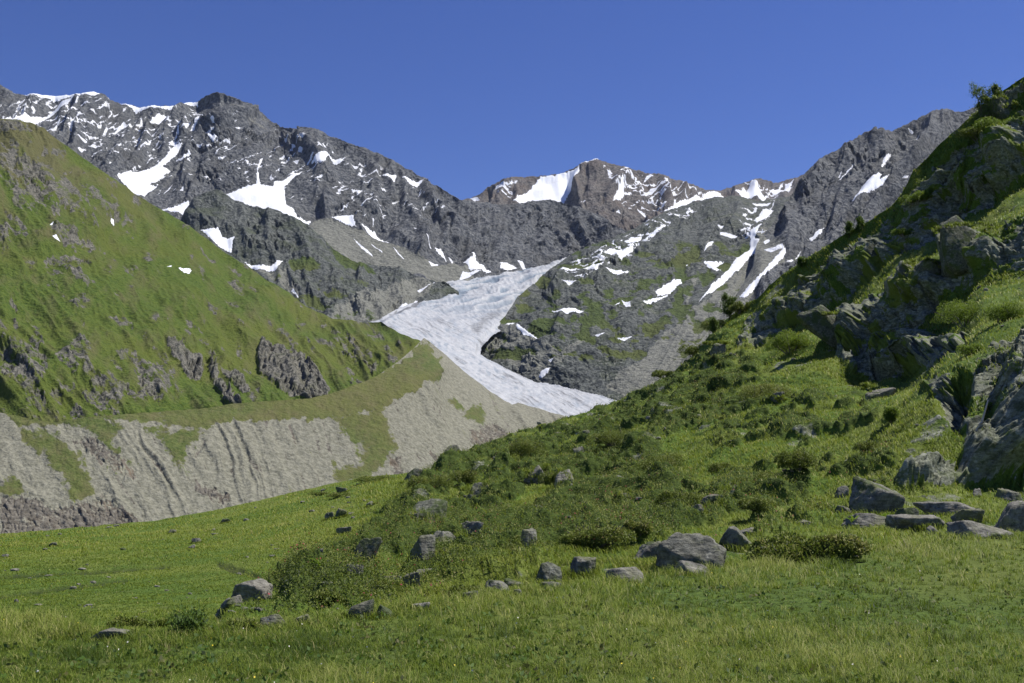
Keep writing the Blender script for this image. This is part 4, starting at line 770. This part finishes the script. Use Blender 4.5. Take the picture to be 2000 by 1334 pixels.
n = 150; px = rng.rand(n) * 2500 - 250; cy = np.interp(px, *np.array(CREST).T); py = cy + 8 + (1440 - cy) * rng.rand(n); B = MEAD.at(px, py) + np.stack([rng.normal(size=n) * .02, rng.normal(size=n) * .02, .07 + .08 * rng.rand(n)], -1)
V, f = leaf_mesh(B, np.maximum(.016, 2.2 * B[:, 1] / F) * (.7 + .5 * rng.rand(n)), rng, 1.2, .9)
tag(mkmesh('wildflowers', V, f, mat_leaf('small_petals', (.75, .72, .62), (.80, .62, .05), trans=.2), dict(tint=np.repeat((rng.rand(n) < .45) * 1.0, 4))), 'tiny white and yellow flowers dotted through the foreground grass', kind='stuff')
nh = 900; px = rng.rand(nh) * 2500 - 250; cy = np.interp(px, *np.array(CREST).T); py = cy + 4 + (1440 - cy) * rng.rand(nh); Bh = MEAD.at(px, py); B = np.repeat(Bh, 9, 0) + rng.normal(size=(nh * 9, 3)) * np.array([.03, .03, .006]) + np.array([0, 0, .04])
V, f = leaf_mesh(B, np.maximum(.05, 3.0 * B[:, 1] / F) * (.6 + .6 * rng.rand(nh * 9)), rng, .5, .55)
tag(mkmesh('herb_leaves', V, f, mat_leaf('broad_herbs', (.040, .085, .014), (.085, .150, .022), (.130, .120, .040), trans=.35), dict(tint=np.repeat(np.repeat(rng.rand(nh), 9), 4))), 'broad leaved herbs low in the foreground grass', kind='stuff')

def hillpts(n, cond):
    px = rng.rand(n) * 2300 - 150; y0 = np.interp(px, HILL.cols, HILL.y0); y1 = np.minimum(np.interp(px, HILL.cols, HILL.y1), np.interp(px, *np.array(CREST).T) + 25)
    py = y0 + 1 + (y1 - y0) * rng.rand(n) ** .9
    k = rng.rand(n) < cond(px, py); return px[k], py[k]
hA = lambda a, px, py: HILL.at(px, py, HILL.attrs[a])
# turf of the hillside
px, py = hillpts(330000, lambda px, py: (1 - hA('rock', px, py)).clip(0, 1) ** 2 * (1 - .75 * hA('heath', px, py)) * (1 - .6 * hA('dark', px, py)))
B = HILL.at(px, py); Y = B[:, 1]; n = len(B)
pat = fbm(np.stack([B[:, 0] / 2.5, B[:, 1] / 2.5, B[:, 2] * 0], -1), 4); p2 = fbm(np.stack([B[:, 0] / 11, B[:, 1] / 11, B[:, 2] * 0 + 4], -1), 3)
h = (.09 + .08 * rng.rand(n)) * (1 + .8 * pat).clip(.4, 2) * (1 + Y / 130) * np.where(px < 700, .75, 1.15)
lev = sstep(860, 600, px + 0 * Y) * sstep(1045, 1120, py)
tint = np.clip(.46 + .5 * p2 + .45 * pat + .2 * rng.normal(size=n) - .30 * lev, 0, .85); tint = np.where(rng.rand(n) < .02, 1., tint); h = h * (1 - .35 * lev)
V, f = blade_mesh(B - np.array([0, 0, .02]), h, np.maximum(.006, 1.5 * Y / F) * (.7 + .6 * rng.rand(n)), .4 + .8 * rng.rand(n), rng)
tag(mkmesh('turf', V, f, M_turf, dict(tint=np.repeat(tint, 5))), 'short alpine turf over the middle meadow and hillside', kind='stuff')
# dwarf heath that reads as one mass
px, py = hillpts(1150000, lambda px, py: hA('heath', px, py) * .95)
B = HILL.at(px, py); Y = B[:, 1]; n = len(B)
c = fbm(np.stack([B[:, 0] / .7, B[:, 1] / .7, B[:, 2] / .7], -1), 3); c2 = fbm(np.stack([B[:, 0] / 3.5, B[:, 1] / 3.5, B[:, 2] / 3.5 + 3], -1), 3)
B = B + np.stack([rng.normal(size=n) * .05, rng.normal(size=n) * .05, rng.rand(n) * (.16 + .35 * (c + .3).clip(0, 1))], -1)
V, f = leaf_mesh(B, np.maximum(.045, 2.2 * Y / F) * (.6 + .8 * rng.rand(n)), rng, .7)
tint = np.clip(.48 + .5 * c2 + .35 * c + .22 * rng.normal(size=n), 0, 1)
tag(mkmesh('undergrowth', V, f, M_heath, dict(tint=np.repeat(tint, 4))), 'dark dwarf heath growing over the hillside', kind='stuff')
k = (rng.rand(n) < .012) & (c2 > -.05)
V, f = leaf_mesh(B[k] + np.array([0, 0, .06]), np.maximum(.05, 1.5 * Y[k] / F), rng, .7, .9)
tag(mkmesh('blossom', V, f, M_flower, dict(tint=np.repeat(rng.rand(k.sum()), 4))), 'tiny red alpine rose flowers scattered in the heath', kind='stuff')
# ------------------------------------------------------------------ boulders
_bm = bmesh.new(); bmesh.ops.create_icosphere(_bm, subdivisions=5, radius=1)
IV = np.array([v.co[:] for v in _bm.verts], np.float32); IF = np.array([[v.index for v in f.verts] for f in _bm.faces]); _bm.free()
def rock_mesh(seed, dims, planes=13, sharp=16, rough=.06):
    r = np.random.RandomState(seed); N = nrm(r.normal(size=(planes, 3)) * np.array([1, 1, .9])); dd = .62 + .38 * r.rand(planes)
    N = np.concatenate([N, np.repeat(np.eye(3), 2, 0) * np.array([1, -1] * 3)[:, None] + .12 * r.normal(size=(6, 3))]); dd = np.concatenate([dd, .95 + .15 * r.rand(6)])
    c = np.clip(IV @ N.T, .04, None) / dd; rad = 1 / (c ** sharp).sum(1) ** (1 / sharp)
    V = IV * rad[:, None]; V /= np.abs(V).max(0)
    q = V * 2.2 + seed * 3.7
    b, e = blocks(V * 2.6 + seed)
    V = V * (1 + rough * fbm(q, 5, .6) + rough * .55 * b - rough * .5 * (1 - sstep(0, .12, e)))[:, None]
    return V * np.array(dims)
def ground(px, py):
    """what stands at that bearing: the foreground meadow below its crest, else the hillside"""
    if py > np.interp(px, *np.array(CREST).T) + 2: return MEAD.at(px, py)
    return HILL.at(px, py)
def boulder(px, py, w, h, label, seed, mat=None, rot=0., tilt=0., depth=.8, sink=.48, name='boulder', cat='boulder', planes=13, group='boulders on the hillside', lift=0):
    """px, py: where the middle of its foot stands; w, h: visible size as an angle, turned to metres by its distance"""
    B = ground(px, py); m = B[1] / F; W = w * m / 2; Hh = h * m
    hz = Hh / (2 - 2 * sink) * 1.0
    V = rock_mesh(seed, (W * .98, W * depth, hz), planes, 26, .075)
    ct, stt = math.cos(tilt), math.sin(tilt); V = np.stack([V[:, 0] * ct - V[:, 2] * stt, V[:, 1], V[:, 0] * stt + V[:, 2] * ct], -1)
    V = V + np.array([0, 0, hz * (1 - 2 * sink) + lift * m])
    o = mkmesh(name, V, IF, mat or M_boul); o.location = [float(v) for v in B + np.array([0, W * depth * .4, 0])]; o.rotation_euler = (0, 0, rot)
    RING.append((px, py, W, Hh)); tag(o, label, cat, group); return o
RING = []
BOULDERS = [
 (1352,1112,158,80,'large rounded boulder at the meadow edge in the middle right',11,dict(depth=.7,planes=10)),
 (1352,1122,80,26,'low dark slab lying in front of the large rounded boulder',12,dict(mat=M_slab)),
 (1438,1080,70,46,'shaded rock wedged behind the right end of the large rounded boulder',13,{}),
 (1268,1098,70,50,'pale cracked outcrop rock just left of the large rounded boulder',14,dict(mat=M_slab)),
 (1722,1004,118,74,'lichen covered boulder with a flat top standing behind the fern',15,dict(planes=9,depth=.7)),
 (1772,1014,46,46,'small dark block leaning on the lichen covered boulder',16,dict(mat=M_crag)),
 (1700,1028,120,26,'flat slab under the lichen covered boulder',17,dict(mat=M_slab)),
 (1800,1036,120,28,'split grey slab right of the lichen covered boulder',18,dict(mat=M_slab)),
 (1868,1004,130,24,'long flat pale slab lying in the grass below the shaded crag',19,dict(mat=M_slab)),
 (1972,978,62,32,'pale angular rock near the right edge below the shaded crag',20,{}),
 (1910,970,30,30,'little pointed rock beside the pale angular rock',21,{}),
 (1930,1052,130,36,'long low slab in front, first from the right edge grass',22,dict(mat=M_slab,tilt=.12)),
 (1990,1042,110,64,'big sloping slab cut by the right edge of the picture',23,dict(mat=M_slab,tilt=.25)),
 (1900,1024,70,26,'dark topped rock between the two long slabs at the right',24,{}),
 (1825,1046,34,22,'small pale stone on the dry grass below the split slab',25,dict(mat=M_slab)),
 (832,1048,86,78,'big shadowed block with heath on its top near the left end of the hillside',26,dict(mat=M_crag,planes=9,tilt=-.35)),
 (716,1140,52,72,'dark slab standing on edge, tilted right, in the lower heath',27,dict(mat=M_crag,planes=8,tilt=-.55,depth=.5)),
 (826,1130,56,52,'rounded sunlit boulder with a flat stone at its foot',28,{}),
 (838,1136,62,22,'flat stone at the foot of the rounded sunlit boulder',29,dict(mat=M_slab)),
 (862,1086,84,46,'grey boulder with a pointed left end beside the red flowered heath',30,dict(tilt=.15)),
 (920,1062,54,30,'pale rock behind the pointed grey boulder',31,{}),
 (814,1066,22,24,'small rock perched above the rounded sunlit boulder',32,{}),
 (808,942,46,26,'dark boulder on the brow of the meadow against the moraine',33,dict(mat=M_crag)),
 (890,926,48,26,'pale flat boulder on the brow of the meadow beside the dark one',34,{}),
 (930,978,46,34,'dark backed rock under a bush on the upper left hillside',35,{}),
 (1050,946,46,30,'slanting slab sticking out of the heath below the skyline',36,dict(mat=M_slab,tilt=.5)),
 (1104,958,56,36,'larger slanting slab with a sunlit flat top in the heath',37,dict(mat=M_slab,tilt=.45)),
 (1050,1012,50,22,'grey rock half buried in heath in the middle of the hillside',38,{}),
 (1074,1136,62,40,'dark rounded rock in the stone row at the meadow edge',39,dict(mat=M_crag)),
 (1080,1148,50,22,'low rock in front of the dark rounded rock',40,{}),
 (1036,1110,34,34,'upright grey rock above the stone row',41,{}),
 (968,1162,52,32,'pale rock in the middle of the stone row at the meadow edge',42,{}),
 (1000,1150,46,20,'flat rock between the pale rock and the dark rounded rock',43,dict(mat=M_slab)),
 (922,1174,40,20,'leftmost low rock of the stone row at the meadow edge',44,{}),
 (1012,1166,24,14,'smallest dark stone of the stone row',45,dict(mat=M_crag)),
 (1140,1128,56,38,'broken mottled rock right of the stone row',46,{}),
 (1218,1136,92,32,'wide pale slab at the meadow edge left of the large rounded boulder',47,dict(mat=M_slab)),
 (485,1198,92,44,'sloping pale slab rising from the grass at the lower left',48,dict(mat=M_slab,tilt=.3,planes=8)),
 (446,1212,70,22,'thin dark edged slab at the low end of the sloping pale slab',49,dict(mat=M_slab,tilt=.35)),
 (222,1246,80,18,'grey stone back showing over the foreground grass at the far left',50,dict(mat=M_slab)),
 (706,1206,54,40,'mottled rock in the heath just behind the foreground grass',51,{}),
 (746,1206,50,26,'pale flat rock beside the mottled rock behind the foreground grass',52,dict(mat=M_slab)),
 (534,1228,56,28,'rock overgrown with red flowers near the lower left',53,{}),
 (588,1222,34,22,'small pale rock right of the flower grown one',54,{}),
 (768,1152,60,24,'long grey slab under the dark tilted slab',55,dict(mat=M_slab)),
 (700,1176,34,24,'squat pale rock left of the long grey slab',56,{}),
 (806,1178,38,24,'striped rock among bushes above the foreground grass',57,{}),
 (822,1192,40,18,'flat stone poking from the edge of the foreground grass',58,dict(mat=M_slab)),
 (664,1012,28,18,'pale stone with a dark left side in the level meadow',59,{}),
 (642,1016,22,16,'dark little stone left of the pale one in the level meadow',60,dict(mat=M_crag)),
 (102,1068,20,9,'dark stone in the left part of the level meadow',61,dict(mat=M_crag)),
 (384,1060,22,10,'lone stone in the middle of the level meadow',62,{}),
 (336,1042,16,8,'pale stone high on the level meadow',63,{}),
 (440,1022,20,9,'small stone near the brow of the level meadow',64,{}),
 (10,1088,16,6,'flat stone at the left edge of the level meadow',65,{}),
 (376,1072,16,8,'lower stone below the lone one in the level meadow',66,{}),
 (672,1042,34,14,'group of broken stone right in the level meadow',67,{}),
 (668,962,26,12,'flat rock among dark mats near the meadow brow',68,{}),
 (724,990,20,10,'little rock on the bright turf below the brow',69,{}),
 (1722,784,54,26,'flat topped rock lying in turf below the layered crag',70,dict(mat=M_slab)),
 (1448,792,26,12,'pale stone on the turf left of the layered crag',71,dict(mat=M_slab)),
 (1644,968,34,22,'grey rock with a white edge in the turf left of the shaded wall',72,{}),
 (1650,1012,42,18,'tan stone above the lichen covered boulder on the left',73,{}),
 (1574,1036,40,20,'pale stone on the turf above the juniper mat',74,{}),
 (1395,1004,64,18,'slanting pale slab in the turf above the large rounded boulder',75,dict(mat=M_slab,tilt=.3)),
 (1400,1012,22,10,'white stone in front of the slanting pale slab',76,dict(mat=M_slab)),
 (1648,902,40,16,'pinkish flat rock in the upper turf',77,dict(mat=M_slab)),
 (1466,1052,54,14,'thin dark edged slab behind the juniper mat',78,dict(mat=M_slab)),
 (1230,1002,26,14,'grey stone in the heath above the pale cracked outcrop',79,{}),
 (1366,1030,26,12,'tan stone in the turf behind the large rounded boulder',80,dict(mat=M_slab)),
 (1200,848,26,12,'pale rock in the heath under the skyline',81,dict(mat=M_slab)),
 (1132,896,22,14,'cream coloured rock on the upper heath slope',82,dict(mat=M_slab)),
 (1064,836,30,10,'flat pale rock on the skyline of the heath slope',83,dict(mat=M_slab)),
 (1405,704,40,26,'pale boulder at the left foot of the big shaded wall',84,dict(mat=M_slab)),
 (1522,790,30,14,'grey stone beside the turf ledge under the shaded wall',85,{}),
]
for (px, py, w_, h_, lb, sd, kw) in BOULDERS: boulder(px, py, w_, h_, lb, sd, **kw)
# blocks of the shaded crag at the right, and rocks standing out of the bands
CRAGB = [
 (1648,664,62,66,'smooth dark rock plate at the left end of the layered crag',105,dict(tilt=.85,planes=8,depth=.5,sink=.55)),
 (1830,535,90,44,'slanting slab below the bright grass ledge',107,dict(tilt=.6,planes=9,sink=.62)),
 (1915,500,100,64,'split slab pair under the right end of the bright ledge',108,dict(tilt=.7,planes=9,sink=.62)),
 (1958,215,70,50,'rough rock step under the skyline at the upper right',113,dict(tilt=.6)),
]
for (px, py, w_, h_, lb, sd, kw) in CRAGB: boulder(px, py, w_, h_, lb, sd, mat=M_crag, name='rock_outcrop', cat='rock outcrop', group='crag blocks of the hillside', **kw)
# grass standing round the foot of every stone
rng = np.random.RandomState(21); Bs = []; hh = []
for px_, py_, W, Hh in RING:
    n = int(26 + 60 * W); a = rng.rand(n) * 6.283; B = ground(px_, py_); rr = W * (.78 + .5 * rng.rand(n)); P = B + np.stack([np.cos(a) * rr, np.sin(a) * rr * .8 + W * .3, a * 0], -1)
    Y = P[:, 1]; qx = 1000 + F * P[:, 0] / Y; s_ = MEAD if py_ > np.interp(px_, *np.array(CREST).T) + 2 else HILL
    for it in range(4):      # set each tuft down on the slope
        qy = HOR - F * (P[:, 2] - CAMZ) / Y; G = s_.at(qx, qy); P[:, 2] += np.clip((G[:, 2] - P[:, 2]) - (G[:, 1] - Y) * 0, -.3, .3) * .8
    K_ = 10; P = np.repeat(P, K_, 0) + rng.normal(size=(n * K_, 3)) * np.array([.06, .06, .01]); Bs.append(P); hh.append((.10 + .16 * rng.rand(n * K_)) * min(1.4, .6 + Hh))
B = np.concatenate(Bs); h = np.concatenate(hh); n = len(B)
V, f = blade_mesh(B - np.array([0, 0, .05]), h, np.maximum(.005, 1.3 * B[:, 1] / F) * (.6 + .6 * rng.rand(n)), .4 + .7 * rng.rand(n), rng)
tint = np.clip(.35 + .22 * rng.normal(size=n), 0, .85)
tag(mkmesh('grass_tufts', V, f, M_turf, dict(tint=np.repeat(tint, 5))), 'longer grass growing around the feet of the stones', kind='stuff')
# loose small stones nobody could count
rng = np.random.RandomState(12)
px, py = hillpts(5200, lambda px, py: (.13 * (1 - hA('rock', px, py)) + .75 * (np.exp(-((px - 690) / 60) ** 2 - ((py - 995) / 45) ** 2) + np.exp(-((py - (1205 - .085 * (px - 500))) / 28) ** 2) * (px > 450))) )
B = HILL.at(px, py); n = len(B); Vs = []; Fs = []
lo = rock_mesh
_b = bmesh.new(); bmesh.ops.create_icosphere(_b, subdivisions=2, radius=1); JV = np.array([v.co[:] for v in _b.verts], np.float32); JF = np.array([[v.index for v in f.verts] for f in _b.faces]); _b.free()
for i in range(n):
    sz = B[i, 1] / F * (1.2 + 7.5 * rng.rand() ** 3.2); N = np.concatenate([nrm(rng.normal(size=(8, 3))), np.eye(3), -np.eye(3)]); c = np.clip(JV @ N.T, .05, None) / (.6 + .4 * rng.rand(14)); V = JV / (c ** 12).sum(1)[:, None] ** (1 / 12)
    Vs.append(V * sz * np.array([1, .9, .6]) * (.7 + .6 * rng.rand(3)) + B[i] + np.array([0, 0, sz * .15])); Fs.append(JF + i * len(JV))
tag(mkmesh('gravel', np.concatenate(Vs), np.concatenate(Fs), M_slab, smooth=False), 'loose small grey stones strewn in the turf and along the meadow edge', kind='stuff')

# ------------------------------------------------------------------ shrubs, fern, small pines, dead branch
def tube(P, r0, r1, k=6):
    P = np.asarray(P, float); T = nrm(np.gradient(P, axis=0)); a = nrm(np.cross(T, [.31, .2, .93])); b = np.cross(T, a)
    r = np.linspace(r0, r1, len(P))[:, None, None]; an = np.arange(k) / k * 2 * np.pi
    V = P[:, None] + r * (np.cos(an)[None, :, None] * a[:, None] + np.sin(an)[None, :, None] * b[:, None])
    i = np.arange(len(P) - 1)[:, None] * k; j = np.arange(k)[None]; j2 = (j + 1) % k
    return V.reshape(-1, 3), np.stack([i + j, i + j2, i + k + j2, i + k + j], -1).reshape(-1, 4)
def join(parts):
    V = []; Fq = []; o = 0
    for v, f in parts: V.append(v); Fq.append(f + o); o += len(v)
    return np.concatenate(V), np.concatenate(Fq)
def shrub(px, py, w, h, label, seed, mat=M_heath, n=None, leaf=.05, twigs=8, flowers=0, tlo=.15, name='shrub', cat='shrub', depth=.8):
    r = np.random.RandomState(seed); B = ground(px, py); m = B[1] / F; W = w * m / 2; H = h * m * .72; tlo = tlo + .1
    root = empty(name, [float(v) for v in B]); tag(root, label, cat, 'dwarf shrubs on the hillside')
    ls = max(leaf, 2.1 * m); n = int(1.5 * (n or min(9000, 700 + 1.5 * w * h)))
    # cushions of leaves on the outside of a lumpy mound
    k = 7; cx = np.stack([(r.rand(k) * 2 - 1) * W * .62, (r.rand(k) * 2 - 1) * W * .5 * depth, H * (.18 + .3 * r.rand(k))], -1); cr = np.stack([W * (.30 + .22 * r.rand(k)), W * depth * (.3 + .2 * r.rand(k)), H * (.42 + .22 * r.rand(k))], -1)
    c = r.randint(0, k, n); d = nrm(r.normal(size=(n, 3))); d[:, 2] = np.abs(d[:, 2]) * 1.1 - .25
    p = cx[c] + d * cr[c] * (.62 + .42 * r.rand(n) ** .5)[:, None]
    p = p * (1 + .16 * fbm(p / (.25 * W + .05) + seed, 2))[:, None]
    g = fbm(p / (.35 * W + .05) + 3 * seed, 2)
    gz = np.array([0, 0, 0.]); p = p[p[:, 2] > -.25 * H]; g = g[:len(p)]
    V, f = leaf_mesh(p, ls * (.6 + .8 * r.rand(len(p))), r, .5)
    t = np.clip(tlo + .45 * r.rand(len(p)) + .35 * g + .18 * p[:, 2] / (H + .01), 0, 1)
    mkmesh('foliage', V, f, mat, dict(tint=np.repeat(t, 4)), parent=root)
    st = []
    for i in range(twigs):
        e = cx[i % k] + nrm(r.normal(size=3) + np.array([0, 0, 1.2])) * cr[i % k] * 1.05
        q = np.array([[cx[i % k][0] * .3, cx[i % k][1] * .3, -.05], (cx[i % k] * .6 + e * .2), e])
        st.append(tube(q, .012 + .0012 * B[1] / 3, .004 + .0002 * B[1], 5))
    V, f = join(st); mkmesh('stems', V, f, M_twig, parent=root)
    if flowers:
        q = p[r.choice(len(p), flowers)] * 1.03; V, f = leaf_mesh(q, np.full(len(q), max(.05, 1.6 * m)), r, .6, .9)
        mkmesh('blossoms', V, f, M_flower, dict(tint=np.repeat(r.rand(len(q)), 4)), parent=root)
    return root
SHRUBS = [
 (1585,1096,280,74,'broad juniper mat sprawling beside the large rounded boulder',201,dict(n=11000,depth=.45,tlo=.25)),
 (1485,782,118,66,'round grey green bush on the turf below the shaded wall',202,dict(tlo=.3)),
 (1890,640,130,80,'big bright green shrub on the ledge of the layered crag',203,dict(mat=M_bright)),
 (1955,640,90,60,'olive green shrub right of the big bright one on the ledge',204,dict(mat=M_bright,tlo=0)),
 (1890,690,60,36,'small bright shrub below the big bright one',205,dict(mat=M_bright)),
 (575,1145,84,40,'dark bush at the end of the sloping pale slab',206,{}),
 (650,1110,90,50,'brownish bush above the dark bush at the hillside foot',207,{}),
 (845,985,90,40,'heath crown growing over the big shadowed block',208,{}),
 (905,962,80,44,'dark leafed bush above the dark backed rock',209,{}),
 (728,942,84,18,'low dark green mat on the brow of the meadow',210,{}),
 (622,968,40,12,'small dark mat in the meadow near the brow',211,{}),
 (665,972,50,14,'second small dark mat beside the flat rock',212,{}),
 (920,1168,130,52,'green bush above the stone row at the meadow edge',213,dict(flowers=30)),
 (905,1110,110,44,'heath bush with red flowers beside the pointed grey boulder',214,dict(flowers=70)),
 (1040,1080,130,44,'low heath bush with scattered red flowers in mid slope',215,dict(flowers=60)),
 (1165,1090,150,70,'large twiggy bush left of the pale cracked outcrop',216,dict(twigs=30,tlo=.2,flowers=20)),
 (1080,950,60,50,'dark bush between the two slanting slabs',217,{}),
 (1290,925,120,60,'dark green bush in the middle of the slope',218,{}),
 (1210,880,120,54,'bush with reddish tips under the skyline heath',219,dict(flowers=60)),
 (1030,905,130,54,'wide dark bush near the left skyline of the heath',220,dict(flowers=30)),
 (1330,1010,110,50,'grey twigged bush in the turf above the large rounded boulder',221,dict(twigs=24)),
 (1560,958,100,60,'dark bush in the turf left of the shaded wall',222,dict(twigs=14)),
 (1480,960,110,40,'low brown bush left of the dark bush on the turf',223,{}),
 (1600,1006,70,34,'low dark tuft above the pale stone on the turf',224,{}),
 (1480,1022,90,36,'dark tuft over the thin dark edged slab',225,{}),
 (1400,925,60,36,'small dark bush on the upper turf',226,{}),
 (1690,880,60,34,'round dark tuft next to the shaded wall',227,{}),
 (1740,826,60,50,'leafy bush at the edge of the dark hollow',228,dict(mat=M_bright,tlo=0)),
 (1545,690,110,60,'sunlit bush on the turf ledge at the foot of the shaded wall',229,dict(mat=M_bright,tlo=.1,flowers=10)),
 (1400,650,60,40,'skyline bush left of the shaded wall',230,{}),
 (1358,700,60,36,'lower skyline bush on the heath edge',231,{}),
 (1445,610,60,32,'bush crowning the skyline step of the hillside',232,{}),
 (1300,745,50,22,'dark bush on the skyline above the glacier tongue',233,{}),
 (1775,470,50,24,'pale leafed shrub at the upper edge of the bright ledge',234,dict(mat=M_bright)),
 (1795,405,70,40,'bright shrub on the skyline shoulder of the crag',235,dict(mat=M_bright)),
 (1965,270,110,44,'yellow green shrub thicket under the upper right skyline',236,dict(mat=M_bright,tlo=.1)),
 (1925,285,100,40,'deep green shrub beside the yellow green thicket',237,{}),
 (250,1226,70,24,'dark low shrub behind the grey stone back at the far left',238,{}),
 (310,1228,44,18,'dark tuft right of the dark low shrub at the far left',239,{}),
 (640,1208,80,40,'leafy bush with red flowers behind the foreground grass',240,dict(flowers=40)),
 (480,1232,60,22,'reddish heath tuft by the sapling at the lower left',241,dict(flowers=40)),
 (1250,1070,80,40,'grey leaved bush touching the pale cracked outcrop',242,dict(twigs=16,tlo=.35)),
 (760,1180,70,34,'dark bush under the long grey slab',243,{}),
]
for (px, py, w_, h_, lb, sd, kw) in SHRUBS: shrub(px, py, w_, h_, lb, sd, **kw)

def fern(px, py, w, h, label, seed, n=16):
    r = np.random.RandomState(seed); B = ground(px, py); m = B[1] / F; root = empty('fern', [float(v) for v in B]); tag(root, label, 'fern', 'bright ferns')
    for i in range(n):
        a = r.rand() * 6.28; L = h * m * (.8 + .5 * r.rand()); out = w * m * .5 * (.5 + .5 * r.rand()); t = np.linspace(0, 1, 9)
        C = np.stack([np.cos(a) * out * t ** 1.2, np.sin(a) * out * t ** 1.2, L * (t - .35 * t ** 3)], -1); sd = np.array([-np.sin(a), np.cos(a), 0]); V = []; k = 0
        for j in range(1, 9):
            for s_ in (-1, 1):
                l = L * .22 * (1 - t[j] * .8); e = C[j] + sd * s_ * l + np.array([0, 0, .02]); q = (C[j] - C[j - 1]) * .45
                V += [C[j] - q, e - q * .2, e + q * .2, C[j] + q]
        V = np.array(V); mkmesh('frond', V, np.arange(len(V)).reshape(-1, 4), M_fern, dict(tint=np.repeat(r.rand(len(V) // 4), 4)), parent=root)
fern(1706, 1022, 60, 34, 'tall bright fern clump in front of the lichen covered boulder', 301)
fern(1668, 1030, 44, 26, 'smaller bright fern left of the tall clump', 302, 12)
fern(632, 1178, 40, 24, 'yellow green fern tuft in the heath at the lower left', 303, 12)
fern(426, 1238, 30, 18, 'low yellow green fern by the foreground grass at the lower left', 304, 10)

def pine(px, py, h, w, label, seed, stems=1, lean=0.):
    r = np.random.RandomState(seed); B = ground(px, py); m = B[1] / F; H = h * m; W = w * m / 2
    root = empty('pine_tree', [float(v) for v in B]); tag(root, label, 'pine tree', 'small mountain pines'); tr = []; N = []
    for s_ in range(stems):
        ox = (s_ - (stems - 1) / 2) * W * .8; hh = H * (1 - .2 * r.rand() * (s_ > 0)); z = np.linspace(0, 1, 7)
        C = np.stack([ox * z + lean * H * z ** 1.5 + .03 * H * np.sin(z * 5 + s_), .03 * H * np.cos(z * 4), z * hh - .15], -1); tr.append(tube(C, .035 * H / 2 + .02, .012, 6))
        for k in range(15):
            f_ = .22 + .78 * (k + r.rand()) / 15; base = np.array([np.interp(f_, z, C[:, i]) for i in range(3)]); a = r.rand() * 6.28
            L = W * (1.15 - .8 * f_) * (.6 + .6 * r.rand()); e = base + np.array([np.cos(a) * L, np.sin(a) * L, L * (.25 + .5 * f_)])
            tr.append(tube(np.array([base, (base + e) / 2 - [0, 0, .04 * L], e]), .012, .005, 4))
            q = base + (e - base) * (.25 + .8 * r.rand(150, 1)); N.append(q + r.normal(size=(150, 3)) * (.07 + .13 * L))
        N.append(C[-1] + r.normal(size=(60, 3)) * np.array([.08, .08, .16]))
    V, f = join(tr); mkmesh('trunk', V, f, M_bark, parent=root)
    P = np.concatenate(N); V, f = leaf_mesh(P, np.maximum(.05, 3.6 * m) * (.6 + .8 * r.rand(len(P))), r, .8, .28); mkmesh('crown', V, f, M_needle, dict(tint=np.repeat(np.clip(.3 + .5 * r.rand(len(P)) + .2 * (P[:, 2] / H), 0, 1), 4)), parent=root)
pine(1922, 262, 92, 62, 'largest mountain pine with two tops on the upper right skyline', 401, 2, -.05)
pine(1950, 205, 34, 22, 'slender pine twig right of the largest pine on the skyline', 402)
pine(1424, 622, 46, 36, 'bushy young pine on the skyline step left of the shaded wall', 403, 2)
pine(1402, 660, 30, 22, 'smaller young pine just below the bushy one on the skyline', 404)
pine(1655, 462, 30, 22, 'short pine on the straight skyline, left of a close pair', 405)
pine(1676, 450, 28, 16, 'short pine on the straight skyline, right of a close pair', 406)
pine(1566, 522, 18, 24, 'stunted pine low on the skyline beside a snow runnel', 407)
pine(372, 1236, 52, 30, 'dark sapling standing behind the foreground grass at the lower left', 408)

B = ground(1882, 850); m = B[1] / F
P = np.array([[-6, 0, -2], [1, -6, 14], [5, -8, 32], [13, -5, 56]]) * m
V, f = tube(P, 2.6 * m, 1.2 * m, 8); V2, f2 = tube(np.array([P[1], P[1] + np.array([-9, -3, -4]) * m]), 2.0 * m, .8 * m, 6); V, f = join([(V, f), (V2, f2)])
o = mkmesh('dead_branch', V, f, M_dead); o.location = [float(v) for v in B + np.array([0, -1.2, .1])]; tag(o, 'bleached dead branch leaning in the dark hollow of the crag', 'branch')
# valley floor under everything, out past the mountains
gx, gy = np.meshgrid(np.linspace(-9000, 9000, 121), np.linspace(-9000, 12000, 141)); gz = -90 + 85 * np.exp(-(gx ** 2 + (gy + 120) ** 2) / (2 * 60 ** 2)) + 6 * fbm(np.stack([gx / 400, gy / 400, gx * 0], -1), 3)
tag(mkmesh('terrain', np.stack([gx, gy, gz], -1), gridfaces(141, 121), M_mor, dict(grass=gx * 0 + .8, scree=gx * 0 + 1, snow=gx * 0)), 'valley floor hidden below the meadow edge', kind='structure')

# thin mountain air
def haze():
    b = bmesh.new(); bmesh.ops.create_cube(b, size=1); me = bpy.data.meshes.new('haze'); b.to_mesh(me); b.free()
    o = bpy.data.objects.new('haze', me); COL.objects.link(o); o.scale = (19000, 22000, 2700); o.location = (0, 1500, -120 + 1350)
    m = bpy.data.materials.new('haze_air'); m.use_nodes = True; t = m.node_tree; t.nodes.clear()
    v = t.nodes.new('ShaderNodeVolumePrincipled'); v.inputs['Color'].default_value = (.72, .82, 1, 1); v.inputs['Density'].default_value = HAZE; v.inputs['Anisotropy'].default_value = .2
    ou = t.nodes.new('ShaderNodeOutputMaterial'); t.links.new(v.outputs[0], ou.inputs['Volume']); me.materials.append(m)
    tag(o, 'thin blue mountain air between the meadow and the far peaks', kind='stuff')
haze()
